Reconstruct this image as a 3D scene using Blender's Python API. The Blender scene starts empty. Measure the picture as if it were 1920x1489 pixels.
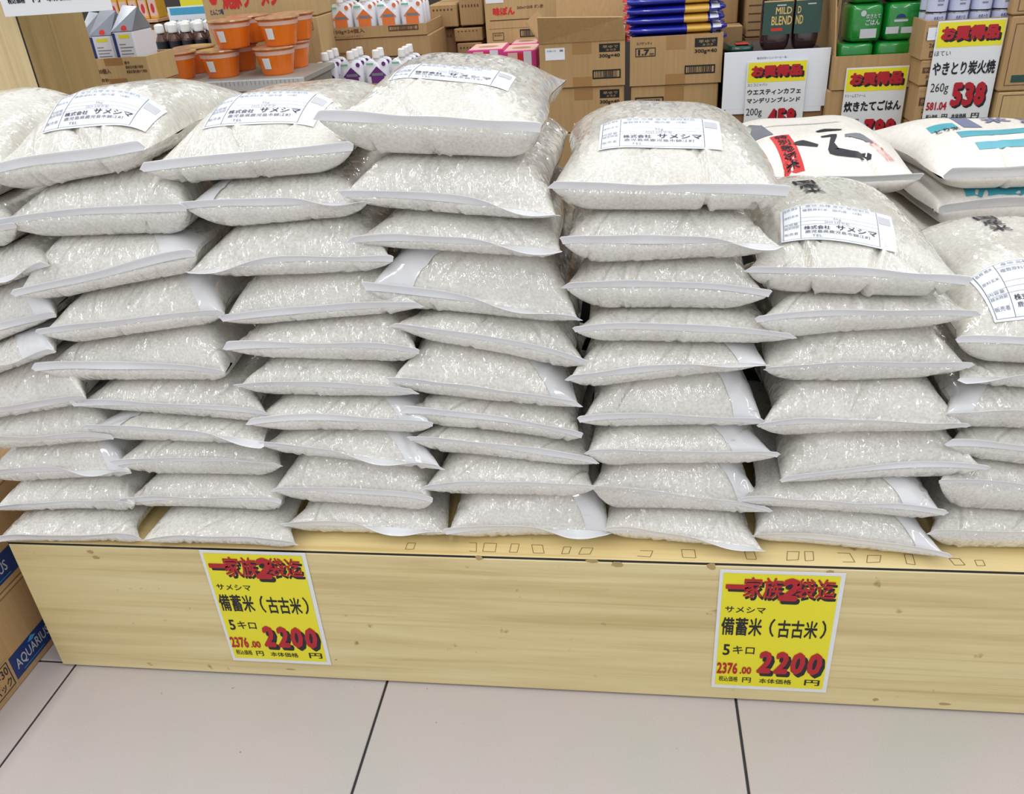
import bpy, bmesh, math, random
import numpy as np
from mathutils import Matrix, Vector, noise
from mathutils.bvhtree import BVHTree
random.seed(7)
SC = bpy.context.scene
COL = SC.collection

# ---------------------------------------------------------------- camera, world, lights
CAMH, OFF, FPX = 1.14, 0.992, 1560.0
ROT = np.array([[0.99078394, 0.11968527, -0.06342414],
                [0.00360059, -0.49134748, -0.87095619],
                [-0.13540392, 0.86270105, -0.48725013]])      # rows: right, down, forward in world axes
cam_d = bpy.data.cameras.new('camera')
cam = bpy.data.objects.new('camera', cam_d); COL.objects.link(cam)
m = Matrix.Identity(4)
for i in range(3):
    m[i][0] = ROT[0][i]; m[i][1] = -ROT[1][i]; m[i][2] = -ROT[2][i]
m[1][3] = -OFF; m[2][3] = CAMH
cam.matrix_world = m
cam_d.sensor_width = 36; cam_d.lens = FPX / 1920 * 36; cam_d.clip_start = .02
SC.camera = cam
SC.view_settings.view_transform = 'Standard'; SC.view_settings.look = 'None'
SC.view_settings.gamma = 1; SC.view_settings.use_curve_mapping = False
SC.view_settings.exposure = -0.26
w = bpy.data.worlds.new('store_ambient'); SC.world = w; w.use_nodes = True
w.node_tree.nodes['Background'].inputs[0].default_value = (.92, .95, 1, 1)
w.node_tree.nodes['Background'].inputs[1].default_value = 0.88
def tube_light(x, y, z, sx, sy, power, col=(1, .995, .98)):
    l = bpy.data.lights.new('ceiling_light', 'AREA'); l.shape = 'RECTANGLE'; l.size = sx; l.size_y = sy
    l.energy = power; l.color = col
    o = bpy.data.objects.new('ceiling_light', l); COL.objects.link(o); o.location = (x, y, z)
for xx in (-1.7, -.1, 1.5):
    for yy in (-2.6, -.2, 2.2, 4.6):
        tube_light(xx, yy, 2.75, .10, 2.3, 17)

def at(px, py, Y):          # photograph point -> the point on the upright plane at depth Y
    d = ROT.T @ np.array([(px - 960) / FPX, (py - 744.5) / FPX, 1.])
    p = np.array([0, 0, CAMH]) + d * ((Y + OFF) / d[1]); p[1] = Y
    return p
def atz(px, py, z):         # photograph point -> the point on the level plane z
    d = ROT.T @ np.array([(px - 960) / FPX, (py - 744.5) / FPX, 1.])
    p = np.array([0, 0, CAMH]) + d * ((z - CAMH) / d[2]); p[1] -= OFF
    return p

# ---------------------------------------------------------------- materials
MAT = {}
def new_mat(name):
    m = bpy.data.materials.new(name); m.use_nodes = True
    return m, m.node_tree.nodes, m.node_tree.links, m.node_tree.nodes['Principled BSDF']
def mat(name, col, rough=.5, coat=0, metal=0, spec=.5, var=0.06, scale=40):
    if name in MAT: return MAT[name]
    m, N, L, B = new_mat(name)
    B.inputs['Roughness'].default_value = rough; B.inputs['Metallic'].default_value = metal
    B.inputs['Specular IOR Level'].default_value = spec
    B.inputs['Coat Weight'].default_value = coat; B.inputs['Coat Roughness'].default_value = .1
    t = N.new('ShaderNodeTexCoord'); n = N.new('ShaderNodeTexNoise'); n.inputs['Scale'].default_value = scale
    n.inputs['Detail'].default_value = 4
    L.new(t.outputs['Object'], n.inputs['Vector'])
    mx = N.new('ShaderNodeMix'); mx.data_type = 'RGBA'
    mx.inputs[6].default_value = tuple(c * (1 - var) for c in col) + (1,)
    mx.inputs[7].default_value = tuple(min(1, c * (1 + var)) for c in col) + (1,)
    L.new(n.outputs[0], mx.inputs[0]); L.new(mx.outputs[2], B.inputs['Base Color'])
    MAT[name] = m; return m
def srgb(r, g, b):
    f = lambda c: (c / 255 / 12.92) if c <= 10 else ((c / 255 + .055) / 1.055) ** 2.4
    return (f(r), f(g), f(b))

def ramp(N, stops):
    r = N.new('ShaderNodeValToRGB'); e = r.color_ramp.elements
    e[0].position, e[0].color = stops[0][0], (*stops[0][1], 1); e[1].position, e[1].color = stops[-1][0], (*stops[-1][1], 1)
    for p, c in stops[1:-1]:
        k = e.new(p); k.color = (*c, 1)
    return r

def film_mat(name, c1, c2, grain=1.0, wrinkle=1.0, coatr=.085):
    """rice seen through glossy film: grainy body colour, wrinkled clear coat"""
    m, N, L, B = new_mat(name)
    tc = N.new('ShaderNodeTexCoord'); oi = N.new('ShaderNodeObjectInfo')
    mul = N.new('ShaderNodeMath'); mul.operation = 'MULTIPLY'; mul.inputs[1].default_value = 37
    L.new(oi.outputs['Random'], mul.inputs[0])
    comb = N.new('ShaderNodeCombineXYZ'); L.new(mul.outputs[0], comb.inputs[2])
    add = N.new('ShaderNodeVectorMath'); add.operation = 'ADD'
    L.new(tc.outputs['UV'], add.inputs[0]); L.new(comb.outputs[0], add.inputs[1])
    # rice grains
    g = N.new('ShaderNodeTexNoise'); g.inputs['Scale'].default_value = 260; g.inputs['Detail'].default_value = 3
    g.inputs['Roughness'].default_value = .7; L.new(add.outputs[0], g.inputs['Vector'])
    b = N.new('ShaderNodeTexNoise'); b.inputs['Scale'].default_value = 14; b.inputs['Detail'].default_value = 3
    L.new(add.outputs[0], b.inputs['Vector'])
    mixf = N.new('ShaderNodeMix'); mixf.inputs[0].default_value = .3
    L.new(g.outputs[0], mixf.inputs[2]); L.new(b.outputs[0], mixf.inputs[3])
    r = ramp(N, [(.36, c1), (.60, c2)]); L.new(mixf.outputs[0], r.inputs[0])
    L.new(r.outputs[0], B.inputs['Base Color'])
    B.inputs['Roughness'].default_value = .62; B.inputs['Specular IOR Level'].default_value = .25
    B.inputs['Coat Weight'].default_value = 1; B.inputs['Coat Roughness'].default_value = coatr
    B.inputs['Coat IOR'].default_value = 1.85
    bg = N.new('ShaderNodeBump'); bg.inputs['Strength'].default_value = .25 * grain; bg.inputs['Distance'].default_value = .0012
    L.new(g.outputs[0], bg.inputs['Height']); L.new(bg.outputs[0], B.inputs['Normal'])
    # wrinkles in the film run back from the seal: stretched along V
    mp = N.new('ShaderNodeMapping'); mp.inputs['Scale'].default_value = (1, .4, 1); L.new(add.outputs[0], mp.inputs[0])
    w1 = N.new('ShaderNodeTexNoise'); w1.inputs['Scale'].default_value = 60; w1.inputs['Detail'].default_value = 2.5
    w1.inputs['Distortion'].default_value = .7; w1.inputs['Roughness'].default_value = .5
    L.new(mp.outputs[0], w1.inputs['Vector'])
    s = N.new('ShaderNodeMath'); s.operation = 'SUBTRACT'; s.inputs[1].default_value = .5; L.new(w1.outputs[0], s.inputs[0])
    a = N.new('ShaderNodeMath'); a.operation = 'ABSOLUTE'; L.new(s.outputs[0], a.inputs[0])
    w2 = N.new('ShaderNodeTexNoise'); w2.inputs['Scale'].default_value = 26; w2.inputs['Detail'].default_value = 2
    L.new(mp.outputs[0], w2.inputs['Vector'])
    sm = N.new('ShaderNodeMath'); sm.operation = 'MULTIPLY_ADD'; sm.inputs[1].default_value = -1.6
    L.new(a.outputs[0], sm.inputs[0]); L.new(w2.outputs[0], sm.inputs[2])
    bw = N.new('ShaderNodeBump'); bw.inputs['Strength'].default_value = .85 * wrinkle; bw.inputs['Distance'].default_value = .004
    L.new(sm.outputs[0], bw.inputs['Height'])
    # small flat facets of creased film
    nd = N.new('ShaderNodeTexNoise'); nd.inputs['Scale'].default_value = 55; nd.inputs['Detail'].default_value = 2; L.new(add.outputs[0], nd.inputs['Vector'])
    nv = N.new('ShaderNodeVectorMath'); nv.operation = 'MULTIPLY_ADD'; nv.inputs[1].default_value = (.022, .03, .02); L.new(nd.outputs['Color'], nv.inputs[0]); L.new(add.outputs[0], nv.inputs[2])
    mv = N.new('ShaderNodeMapping'); mv.inputs['Scale'].default_value = (210, 85, 30); L.new(nv.outputs[0], mv.inputs[0])
    vo = N.new('ShaderNodeTexVoronoi'); vo.inputs['Scale'].default_value = 1; L.new(mv.outputs[0], vo.inputs['Vector'])
    sb = N.new('ShaderNodeVectorMath'); sb.operation = 'SUBTRACT'; sb.inputs[1].default_value = (.5, .5, .5); L.new(vo.outputs['Color'], sb.inputs[0])
    nm = N.new('ShaderNodeTexNoise'); nm.inputs['Scale'].default_value = 9; nm.inputs['Detail'].default_value = 1; L.new(add.outputs[0], nm.inputs['Vector'])
    rm = N.new('ShaderNodeMapRange'); rm.inputs[1].default_value = .38; rm.inputs[2].default_value = .60; rm.inputs[3].default_value = .16; rm.inputs[4].default_value = .8 * wrinkle; L.new(nm.outputs[0], rm.inputs[0])
    sc = N.new('ShaderNodeVectorMath'); sc.operation = 'SCALE'; L.new(sb.outputs[0], sc.inputs[0]); L.new(rm.outputs[0], sc.inputs['Scale'])
    ad = N.new('ShaderNodeVectorMath'); ad.operation = 'ADD'; L.new(bw.outputs[0], ad.inputs[0]); L.new(sc.outputs[0], ad.inputs[1])
    no = N.new('ShaderNodeVectorMath'); no.operation = 'NORMALIZE'; L.new(ad.outputs[0], no.inputs[0]); L.new(no.outputs[0], B.inputs['Coat Normal'])
    MAT[name] = m; return m
FILM = film_mat('rice_in_clear_film', srgb(203, 199, 191), srgb(230, 227, 219))
FILM_TOP = film_mat('rice_in_smooth_clear_film', srgb(198, 194, 184), srgb(223, 220, 210), wrinkle=.26)  # slightly darker copy of the film, offsets strong overhead light on top bags
SEAL = mat('heat_sealed_film', srgb(244, 245, 248), .3, coat=.6, var=.03, scale=60)
_N, _L = SEAL.node_tree.nodes, SEAL.node_tree.links
_t = _N.new('ShaderNodeBsdfTranslucent'); _t.inputs[0].default_value = (*srgb(250, 250, 252), 1); _m = _N.new('ShaderNodeMixShader'); _m.inputs[0].default_value = .12
_L.new(_N['Principled BSDF'].outputs[0], _m.inputs[1]); _L.new(_t.outputs[0], _m.inputs[2]); _L.new(_m.outputs[0], _N['Material Output'].inputs[0])
CLOTH = film_mat('matte_woven_rice_bag', srgb(214, 208, 198), srgb(232, 227, 218), grain=.5, wrinkle=.15, coatr=.45)

def wood_mat(name, c1, c2, c3, axis=0, stain=True, rough=.42):
    m, N, L, B = new_mat(name)
    tc = N.new('ShaderNodeTexCoord'); mp = N.new('ShaderNodeMapping')
    sc = [26, 26, 26]; sc[axis] = 1.1; mp.inputs['Scale'].default_value = sc
    L.new(tc.outputs['Object'], mp.inputs[0])
    n = N.new('ShaderNodeTexNoise'); n.inputs['Scale'].default_value = 1.3; n.inputs['Detail'].default_value = 6
    n.inputs['Distortion'].default_value = .6; n.inputs['Roughness'].default_value = .62
    L.new(mp.outputs[0], n.inputs['Vector'])
    r = ramp(N, [(.30, c1), (.5, c2), (.72, c3)]); L.new(n.outputs[0], r.inputs[0])
    mp2 = N.new('ShaderNodeMapping'); s2 = [90, 90, 90]; s2[axis] = .9; mp2.inputs['Scale'].default_value = s2
    L.new(tc.outputs['Object'], mp2.inputs[0])
    n2 = N.new('ShaderNodeTexNoise'); n2.inputs['Scale'].default_value = 1; n2.inputs['Detail'].default_value = 3
    L.new(mp2.outputs[0], n2.inputs['Vector'])
    r2 = ramp(N, [(.30, (.86, .80, .68)), (.42, (1, 1, 1))]); L.new(n2.outputs[0], r2.inputs[0])
    mu = N.new('ShaderNodeMix'); mu.data_type = 'RGBA'; mu.blend_type = 'MULTIPLY'; mu.inputs[0].default_value = .7
    L.new(r.outputs[0], mu.inputs[6]); L.new(r2.outputs[0], mu.inputs[7])
    out = mu.outputs[2]
    if stain:
        n3 = N.new('ShaderNodeTexNoise'); n3.inputs['Scale'].default_value = 28; n3.inputs['Detail'].default_value = 5
        L.new(tc.outputs['Object'], n3.inputs['Vector'])
        r3 = ramp(N, [(.25, (.35, .28, .18)), (.315, (1, 1, 1))]); L.new(n3.outputs[0], r3.inputs[0])
        m2 = N.new('ShaderNodeMix'); m2.data_type = 'RGBA'; m2.blend_type = 'MULTIPLY'; m2.inputs[0].default_value = .8
        L.new(out, m2.inputs[6]); L.new(r3.outputs[0], m2.inputs[7]); out = m2.outputs[2]
    L.new(out, B.inputs['Base Color']); B.inputs['Roughness'].default_value = rough
    MAT[name] = m; return m
PINE = wood_mat('pale_pine_board', srgb(196, 175, 122), srgb(217, 198, 146), srgb(226, 211, 164))
PINE_V = wood_mat('pale_pine_upright', srgb(196, 172, 122), srgb(216, 193, 146), srgb(225, 206, 162), axis=2, stain=False)
DECK = wood_mat('yellowed_pine_deck', srgb(222, 196, 134), srgb(235, 212, 152), srgb(241, 222, 168))

def tile_mat():
    m, N, L, B = new_mat('glazed_floor_tile')
    tc = N.new('ShaderNodeTexCoord')
    n = N.new('ShaderNodeTexNoise'); n.inputs['Scale'].default_value = 3.2; n.inputs['Detail'].default_value = 3
    L.new(tc.outputs['Object'], n.inputs['Vector'])
    r = ramp(N, [(.32, srgb(190, 187, 183)), (.5, srgb(197, 188, 186)), (.7, srgb(190, 188, 182))]); L.new(n.outputs[0], r.inputs[0])
    n2 = N.new('ShaderNodeTexNoise'); n2.inputs['Scale'].default_value = 420; n2.inputs['Detail'].default_value = 2
    L.new(tc.outputs['Object'], n2.inputs['Vector'])
    r2 = ramp(N, [(.3, (.93, .93, .93)), (.6, (1, 1, 1))]); L.new(n2.outputs[0], r2.inputs[0])
    mu = N.new('ShaderNodeMix'); mu.data_type = 'RGBA'; mu.blend_type = 'MULTIPLY'; mu.inputs[0].default_value = 1
    L.new(r.outputs[0], mu.inputs[6]); L.new(r2.outputs[0], mu.inputs[7])
    n3 = N.new('ShaderNodeTexNoise'); n3.inputs['Scale'].default_value = 46; n3.inputs['Detail'].default_value = 2
    L.new(tc.outputs['Object'], n3.inputs['Vector'])
    r3 = ramp(N, [(.235, (.4, .36, .33)), (.26, (1, 1, 1))]); L.new(n3.outputs[0], r3.inputs[0])
    m2 = N.new('ShaderNodeMix'); m2.data_type = 'RGBA'; m2.blend_type = 'MULTIPLY'; m2.inputs[0].default_value = .8
    L.new(mu.outputs[2], m2.inputs[6]); L.new(r3.outputs[0], m2.inputs[7])
    L.new(m2.outputs[2], B.inputs['Base Color']); B.inputs['Roughness'].default_value = .38
    B.inputs['Specular IOR Level'].default_value = .35
    MAT['tile'] = m; return m
TILE = tile_mat()

def card_mat(name, col):
    m, N, L, B = new_mat(name)
    tc = N.new('ShaderNodeTexCoord'); mp = N.new('ShaderNodeMapping'); mp.inputs['Scale'].default_value = (160, 160, 6)
    L.new(tc.outputs['Object'], mp.inputs[0])
    n = N.new('ShaderNodeTexNoise'); n.inputs['Scale'].default_value = 1; L.new(mp.outputs[0], n.inputs['Vector'])
    r = ramp(N, [(.3, tuple(c * .92 for c in col)), (.7, tuple(c * 1.04 for c in col))]); L.new(n.outputs[0], r.inputs[0])
    L.new(r.outputs[0], B.inputs['Base Color']); B.inputs['Roughness'].default_value = .75
    B.inputs['Specular IOR Level'].default_value = .2
    MAT[name] = m; return m
CARD = card_mat('brown_corrugated_card', srgb(178, 146, 104))
CARD_L = card_mat('pale_corrugated_card', srgb(192, 164, 118))
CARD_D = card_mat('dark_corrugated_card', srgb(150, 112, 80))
K = dict(
    white=mat('white_print', srgb(228, 232, 240), .45, var=.01), laminate=mat('laminated_white_edge', srgb(226, 228, 230), .25, coat=.5, var=.01),
    yellow=mat('yellow_print', srgb(232, 222, 30), .35, coat=.3, var=.02), red=mat('dark_red_print', srgb(178, 26, 40), .4, var=.02),
    black=mat('black_print', srgb(24, 24, 32), .45, var=.02), navy=mat('navy_print', srgb(22, 50, 112), .5, var=.04),
    grey=mat('grey_print', srgb(120, 124, 132), .5), ltgrey=mat('light_grey_print', srgb(188, 190, 194), .5),
    tape=mat('brown_packing_tape', srgb(160, 122, 76), .3, coat=.4), cardprint=mat('brown_print', srgb(92, 62, 46), .6),
    orange=mat('orange_wrap', srgb(232, 116, 24), .35, coat=.6, var=.12, scale=60), lid=mat('printed_paper_lid', srgb(176, 128, 90), .4, coat=.4, var=.75, scale=45),
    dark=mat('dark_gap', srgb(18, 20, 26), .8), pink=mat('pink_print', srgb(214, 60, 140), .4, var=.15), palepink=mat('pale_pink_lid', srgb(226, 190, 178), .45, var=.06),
    blue=mat('royal_blue_wrap', srgb(24, 36, 160), .25, coat=.8, var=.12), pasta=mat('pasta_through_film', srgb(226, 182, 84), .35, coat=.8, var=.12, scale=90),
    green=mat('bright_green_wrap', srgb(16, 128, 42), .25, coat=.8, var=.15, scale=30), teal=mat('teal_print', srgb(70, 160, 176), .4, var=.15),
    forest=mat('dark_green_print', srgb(8, 62, 50), .3, coat=.6), brown=mat('dark_brown_foil', srgb(52, 32, 34), .22, coat=1, var=.2),
    gold=mat('gold_print', srgb(214, 178, 104), .4), cap=mat('white_plastic_cap', srgb(238, 238, 236), .35, coat=.3, var=.01),
    pouch=mat('white_foil_pouch', srgb(222, 224, 232), .28, coat=.7, var=.03), oprint=mat('orange_print', srgb(222, 120, 60), .4), purple=mat('purple_print', srgb(104, 40, 120), .4),
    mint=mat('mint_print', srgb(120, 190, 160), .4), lav=mat('lavender_can', srgb(196, 200, 226), .3, coat=.5), steel=mat('steel_rim', srgb(190, 190, 195), .25, metal=1),
    railgrey=mat('grey_shelf_metal', srgb(150, 146, 138), .45), greyink=mat('grey_brush_ink', srgb(112, 116, 122), .5, var=.2), slate=mat('slate_print', srgb(110, 118, 148), .45, var=.1),
    redlab=mat('bright_red_label', srgb(206, 42, 40), .45), cream=mat('cream_card', srgb(226, 206, 190), .5), skyblue=mat('sky_blue_print', srgb(70, 160, 200), .45),
    wallm=mat('dim_store_wall', srgb(70, 62, 56), .7), grout=mat('dark_grout', srgb(58, 58, 60), .8), pen=mat('grey_scuff', srgb(128, 104, 66), .6), amber=mat('amber_sauce_bottle', srgb(86, 44, 26), .2, coat=.8),
    foilgrey=mat('silver_grey_foil', srgb(112, 116, 126), .3, coat=.5, metal=.2, var=.25, scale=30))

# ---------------------------------------------------------------- object helpers
def link(name, me, m=None, parent=None):
    o = bpy.data.objects.new(name, me); COL.objects.link(o)
    if m is not None and me is not None and len(me.materials) == 0: me.materials.append(m)
    if parent is not None: o.parent = parent
    return o
def tag(o, label, cat, group=None, kind=None):
    o['label'] = label; o['category'] = cat
    if group: o['group'] = group
    if kind: o['kind'] = kind
    return o
def thing(name, label, cat, loc=(0, 0, 0), group=None):
    o = link(name, None); o.location = loc
    return tag(o, label, cat, group)
def pymesh(name, v, f, smooth=False):
    me = bpy.data.meshes.new(name); me.from_pydata([tuple(map(float, p)) for p in v], [], f); me.update()
    if smooth: me.polygons.foreach_set('use_smooth', [True] * len(me.polygons))
    return me
def box_mesh(name, x0, x1, y0, y1, z0, z1, bev=.002, org=(0, 0, 0)):
    bm = bmesh.new(); bmesh.ops.create_cube(bm, size=1)
    for v in bm.verts:
        v.co = Vector(((x0 + x1) / 2 + v.co.x * (x1 - x0) - org[0], (y0 + y1) / 2 + v.co.y * (y1 - y0) - org[1], (z0 + z1) / 2 + v.co.z * (z1 - z0) - org[2]))
    if bev: bmesh.ops.bevel(bm, geom=bm.edges[:], offset=bev, segments=1, affect='EDGES')
    me = bpy.data.meshes.new(name); bm.to_mesh(me); bm.free(); return me
def bx(name, m, parent, x0, x1, y0, y1, z0, z1, bev=.002):   # in world metres, parent at its own base
    org = parent.location if parent is not None else (0, 0, 0)
    return link(name, box_mesh(name, x0, x1, y0, y1, z0, z1, bev, org), m, parent)
def lathe(name, prof, n=24):
    v, f = [], []
    for r, z in prof:
        for k in range(n):
            a = 2 * math.pi * k / n; v.append((r * math.cos(a), r * math.sin(a), z))
    for i in range(len(prof) - 1):
        for k in range(n):
            f.append((i * n + k, i * n + (k + 1) % n, (i + 1) * n + (k + 1) % n, (i + 1) * n + k))
    f.append(tuple(range(n))[::-1]); f.append(tuple((len(prof) - 1) * n + k for k in range(n)))
    return pymesh(name, v, f, False)
def superpack(name, w, d, h, ex=3.2, ez=2.6, n=20, crimp=0):
    """soft filled pack: superellipsoid, base at z=0, optional flat crimped top"""
    v, f = [], []; S = lambda c, e: math.copysign(abs(c) ** (2 / e), c)
    R = 12
    for i in range(R + 1):
        ph = -math.pi / 2 + math.pi * i / R
        for k in range(n):
            th = 2 * math.pi * k / n
            x = S(math.cos(th), ex) * S(math.cos(ph), ez) * w / 2
            y = S(math.sin(th), 2.2) * S(math.cos(ph), ez) * d / 2
            z = S(math.sin(ph), ez) * h / 2 + h / 2
            t = z / h
            if crimp and t > .6: y *= max(.06, 1 - (t - .6) / .4 * crimp)
            v.append((x, y, z))
    for i in range(R):
        for k in range(n):
            f.append((i * n + k, i * n + (k + 1) % n, (i + 1) * n + (k + 1) % n, (i + 1) * n + k))
    return pymesh(name, v, f, True)

# flat print: text and patches on a plane given by origin o and unit vectors ux, uy (metres)
TXT = {}
def text_data(s, bold=0.0, shear=0.0):
    key = (s, bold, shear)
    if key in TXT: return TXT[key]
    cu = bpy.data.curves.new('t', 'FONT'); cu.body = s; cu.size = 1; cu.resolution_u = 2; cu.shear = shear
    cu.fill_mode = 'FRONT' if hasattr(cu, 'fill_mode') else 'BOTH'
    ob = bpy.data.objects.new('t', cu); COL.objects.link(ob)
    dg = bpy.context.evaluated_depsgraph_get()
    me = bpy.data.meshes.new_from_object(ob.evaluated_get(dg))
    n = len(me.vertices); co = np.zeros(n * 3); me.vertices.foreach_get('co', co); co = co.reshape(-1, 3)
    faces = [tuple(p.vertices) for p in me.polygons]
    bpy.data.objects.remove(ob); bpy.data.curves.remove(cu); bpy.data.meshes.remove(me)
    mn, mx = co[:, :2].min(0), co[:, :2].max(0)
    co = co[:, :2]
    if bold > 0:
        n0 = len(co); sh = [(0, 0)] + [(bold * math.cos(k * math.pi / 4), bold * math.sin(k * math.pi / 4)) for k in range(8)]
        co = np.concatenate([co + np.array(q) for q in sh]); faces = [tuple(i + k * n0 for i in f) for k in range(len(sh)) for f in faces]; lay = np.repeat(np.arange(len(sh)), n0) * 2.5e-5
        mn, mx = co.min(0), co.max(0)
    else: lay = np.zeros(len(co))
    co = np.column_stack([(co - mn) / np.maximum(mx - mn, 1e-6), lay])
    TXT[key] = (co, faces); return TXT[key]
class Plane:
    def __init__(s, o, ux, uy, W, H, parent):
        s.o, s.ux, s.uy = np.array(o, float), np.array(ux, float), np.array(uy, float)
        s.n = np.cross(s.ux, s.uy); s.W, s.H, s.parent = W, H, parent
        s.off = np.array(parent.location) if parent is not None else np.zeros(3)
    def pt(s, a, b, h=0): return s.o + s.ux * a * s.W + s.uy * b * s.H + s.n * h - s.off
    def text(s, st, a0, b0, a1, b1, m, bold=.0, h=.0008, name='lettering', shear=0):
        co, fa = text_data(st, bold, shear)
        return link(name, pymesh(name, [s.pt(a0 + (a1 - a0) * c[0], b0 + (b1 - b0) * c[1], h + c[2]) for c in co], fa), m, s.parent)
    def rect(s, a0, b0, a1, b1, m, h=.0004, name='printed_patch', t=0):
        v = [s.pt(a, b, h) for a, b in ((a0, b0), (a1, b0), (a1, b1), (a0, b1))]
        return link(name, pymesh(name, v, [(0, 1, 2, 3)]), m, s.parent)
    def poly(s, pts, m, h=.0006, name='printed_patch'):
        return link(name, pymesh(name, [s.pt(a, b, h) for a, b in pts], [tuple(range(len(pts)))]), m, s.parent)
    def frame(s, a0, b0, a1, b1, th, m, h=.0006, name='printed_frame'):
        ta, tb = th / s.W, th / s.H; v, f = [], []
        for (x0, y0, x1, y1) in ((a0, b0, a1, b0 + tb), (a0, b1 - tb, a1, b1), (a0, b0 + tb, a0 + ta, b1 - tb), (a1 - ta, b0 + tb, a1, b1 - tb)):
            k = len(v); v += [s.pt(x0, y0, h), s.pt(x1, y0, h), s.pt(x1, y1, h), s.pt(x0, y1, h)]; f.append((k, k + 1, k + 2, k + 3))
        return link(name, pymesh(name, v, f), m, s.parent)
    def barcode(s, a0, b0, a1, b1, m, h=.0006, framed=True, n=16):
        v, f = [], []; rnd = random.Random(int(a0 * 1000) + 3)
        if framed: s.frame(a0, b0, a1, b1, .0035, m, name='barcode_frame')
        x = a0 + (a1 - a0) * .1; e = a1 - (a1 - a0) * .1; st = (e - x) / n
        for i in range(n):
            wd = st * rnd.uniform(.3, .75); k = len(v); yb, yt = b0 + (b1 - b0) * .16, b1 - (b1 - b0) * .16
            v += [s.pt(x, yb, h), s.pt(x + wd, yb, h), s.pt(x + wd, yt, h), s.pt(x, yt, h)]; f.append((k, k + 1, k + 2, k + 3)); x += st
        return link('barcode', pymesh('barcode', v, f), m, s.parent)

# ================================================================ SETTING
floor = link('floor', box_mesh('floor', -3.2, 3.0, -2.6, 3.6, -.06, -.004, 0), K['grout']); floor['kind'] = 'structure'
X0 = -1.016
tm = {}
for j, y0 in enumerate((-1.79, -1.19, -.59, .01, .61, 1.21)):
    for i in range(-3, 5):
        xa = X0 + .6 * i
        if xa < -2.9 or xa > 2.4: continue
        hidden = y0 > 0 and -1.05 < xa < 1.5
        if hidden and j > 3: continue
        me = box_mesh('tile', xa + .0022, xa + .5978, y0 + .0022, y0 + .5978, -.004, 0, .0012)
        link('tile', me, TILE, floor)
wb = link('wall_back', box_mesh('wall_back', -3.2, 3.0, 3.5, 3.6, 0, 2.9, 0), K['wallm']); wb['kind'] = 'structure'

# ================================================================ DISPLAY PLATFORM
DZ = .293
plat = thing('display_platform', 'low pale pine display platform carrying the stacks of rice bags', 'platform', (0, .6, 0))
bx('front_panel', PINE, plat, -1.037, 1.9, 0, .02, 0.004, DZ - .004, .0015)
bx('side_panel', PINE, plat, -1.037, -1.017, .0205, 1.1, 0.004, DZ - .004, .0015)
bx('edge_strip', K['black'], plat, -1.037, 1.9, .0015, .022, DZ - .004, DZ - .0005, 0)
bx('deck_board', DECK, plat, -1.037, 1.9, .0025, 1.1, DZ - .0035, DZ, .0006)
# marks of torn stickers and pen along the front of the deck
pk = Plane((0, 0, DZ), (1, 0, 0), (0, 1, 0), 1, 1, plat)
rr = random.Random(3)
for px in (760, 880, 905, 955, 1000, 1053, 1085, 1195, 1280, 1400, 1475, 1510, 1580, 1700, 1790, 1832, 1625):
    p = atz(px, 1016 + (px - 545) * .029 + 8, DZ); s = rr.uniform(.011, .02); a = p[0]; b = max(.007, min(p[1], .05))
    sk = rr.uniform(-.3, .3) * s; hgt = rr.uniform(.012, .022)
    q = [(a, b), (a + s, b + rr.uniform(-.002, .002)), (a + s + sk, b + hgt), (a + sk, b + hgt)]
    v, f = [], []
    for k in range(4 if rr.random() > .3 else 3):
        (xa, ya), (xb, yb) = q[k], q[(k + 1) % 4]; dx, dy = xb - xa, yb - ya; l = math.hypot(dx, dy); nx, ny = -dy / l * .0005, dx / l * .0005
        i = len(v); v += [pk.pt(xa - nx, ya - ny, .0004), pk.pt(xb - nx, yb - ny, .0004), pk.pt(xb + nx, yb + ny, .0004), pk.pt(xa + nx, ya + ny, .0004)]; f.append((i, i + 1, i + 2, i + 3))
    link('pen_mark', pymesh('pen_mark', v, f), K['pen'], plat)
pf = Plane((0, 0, 0), (1, 0, 0), (0, 0, 1), 1, 1, plat)
for px, py, wd, hh in ((1555, 1075, .016, .012), (1110, 1052, .022, .008), (898, 1046, .013, .011), (1158, 1058, .02, .012), (1335, 1062, .014, .014), (170, 1035, .014, .008), (180, 1045, .012, .008), (1770, 1320, .02, .006), (1640, 1312, .01, .008), (630, 1237, .006, .003), (545, 1255, .02, .004)):
    p = at(px, py, 0); q = [(p[0] + rr.uniform(-1, 1) * .002 + wd * (.5 * math.cos(t)), p[2] + hh * .5 * math.sin(t)) for t in [k * math.pi * 2 / 7 + rr.uniform(-.3, .3) for k in range(7)]]
    link('scuff_mark', pymesh('scuff_mark', [pf.pt(a, b, .0003) for a, b in q], [tuple(range(7))]), mat('faint_scuff', srgb(176, 150, 98), .5, var=.2), plat)

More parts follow.
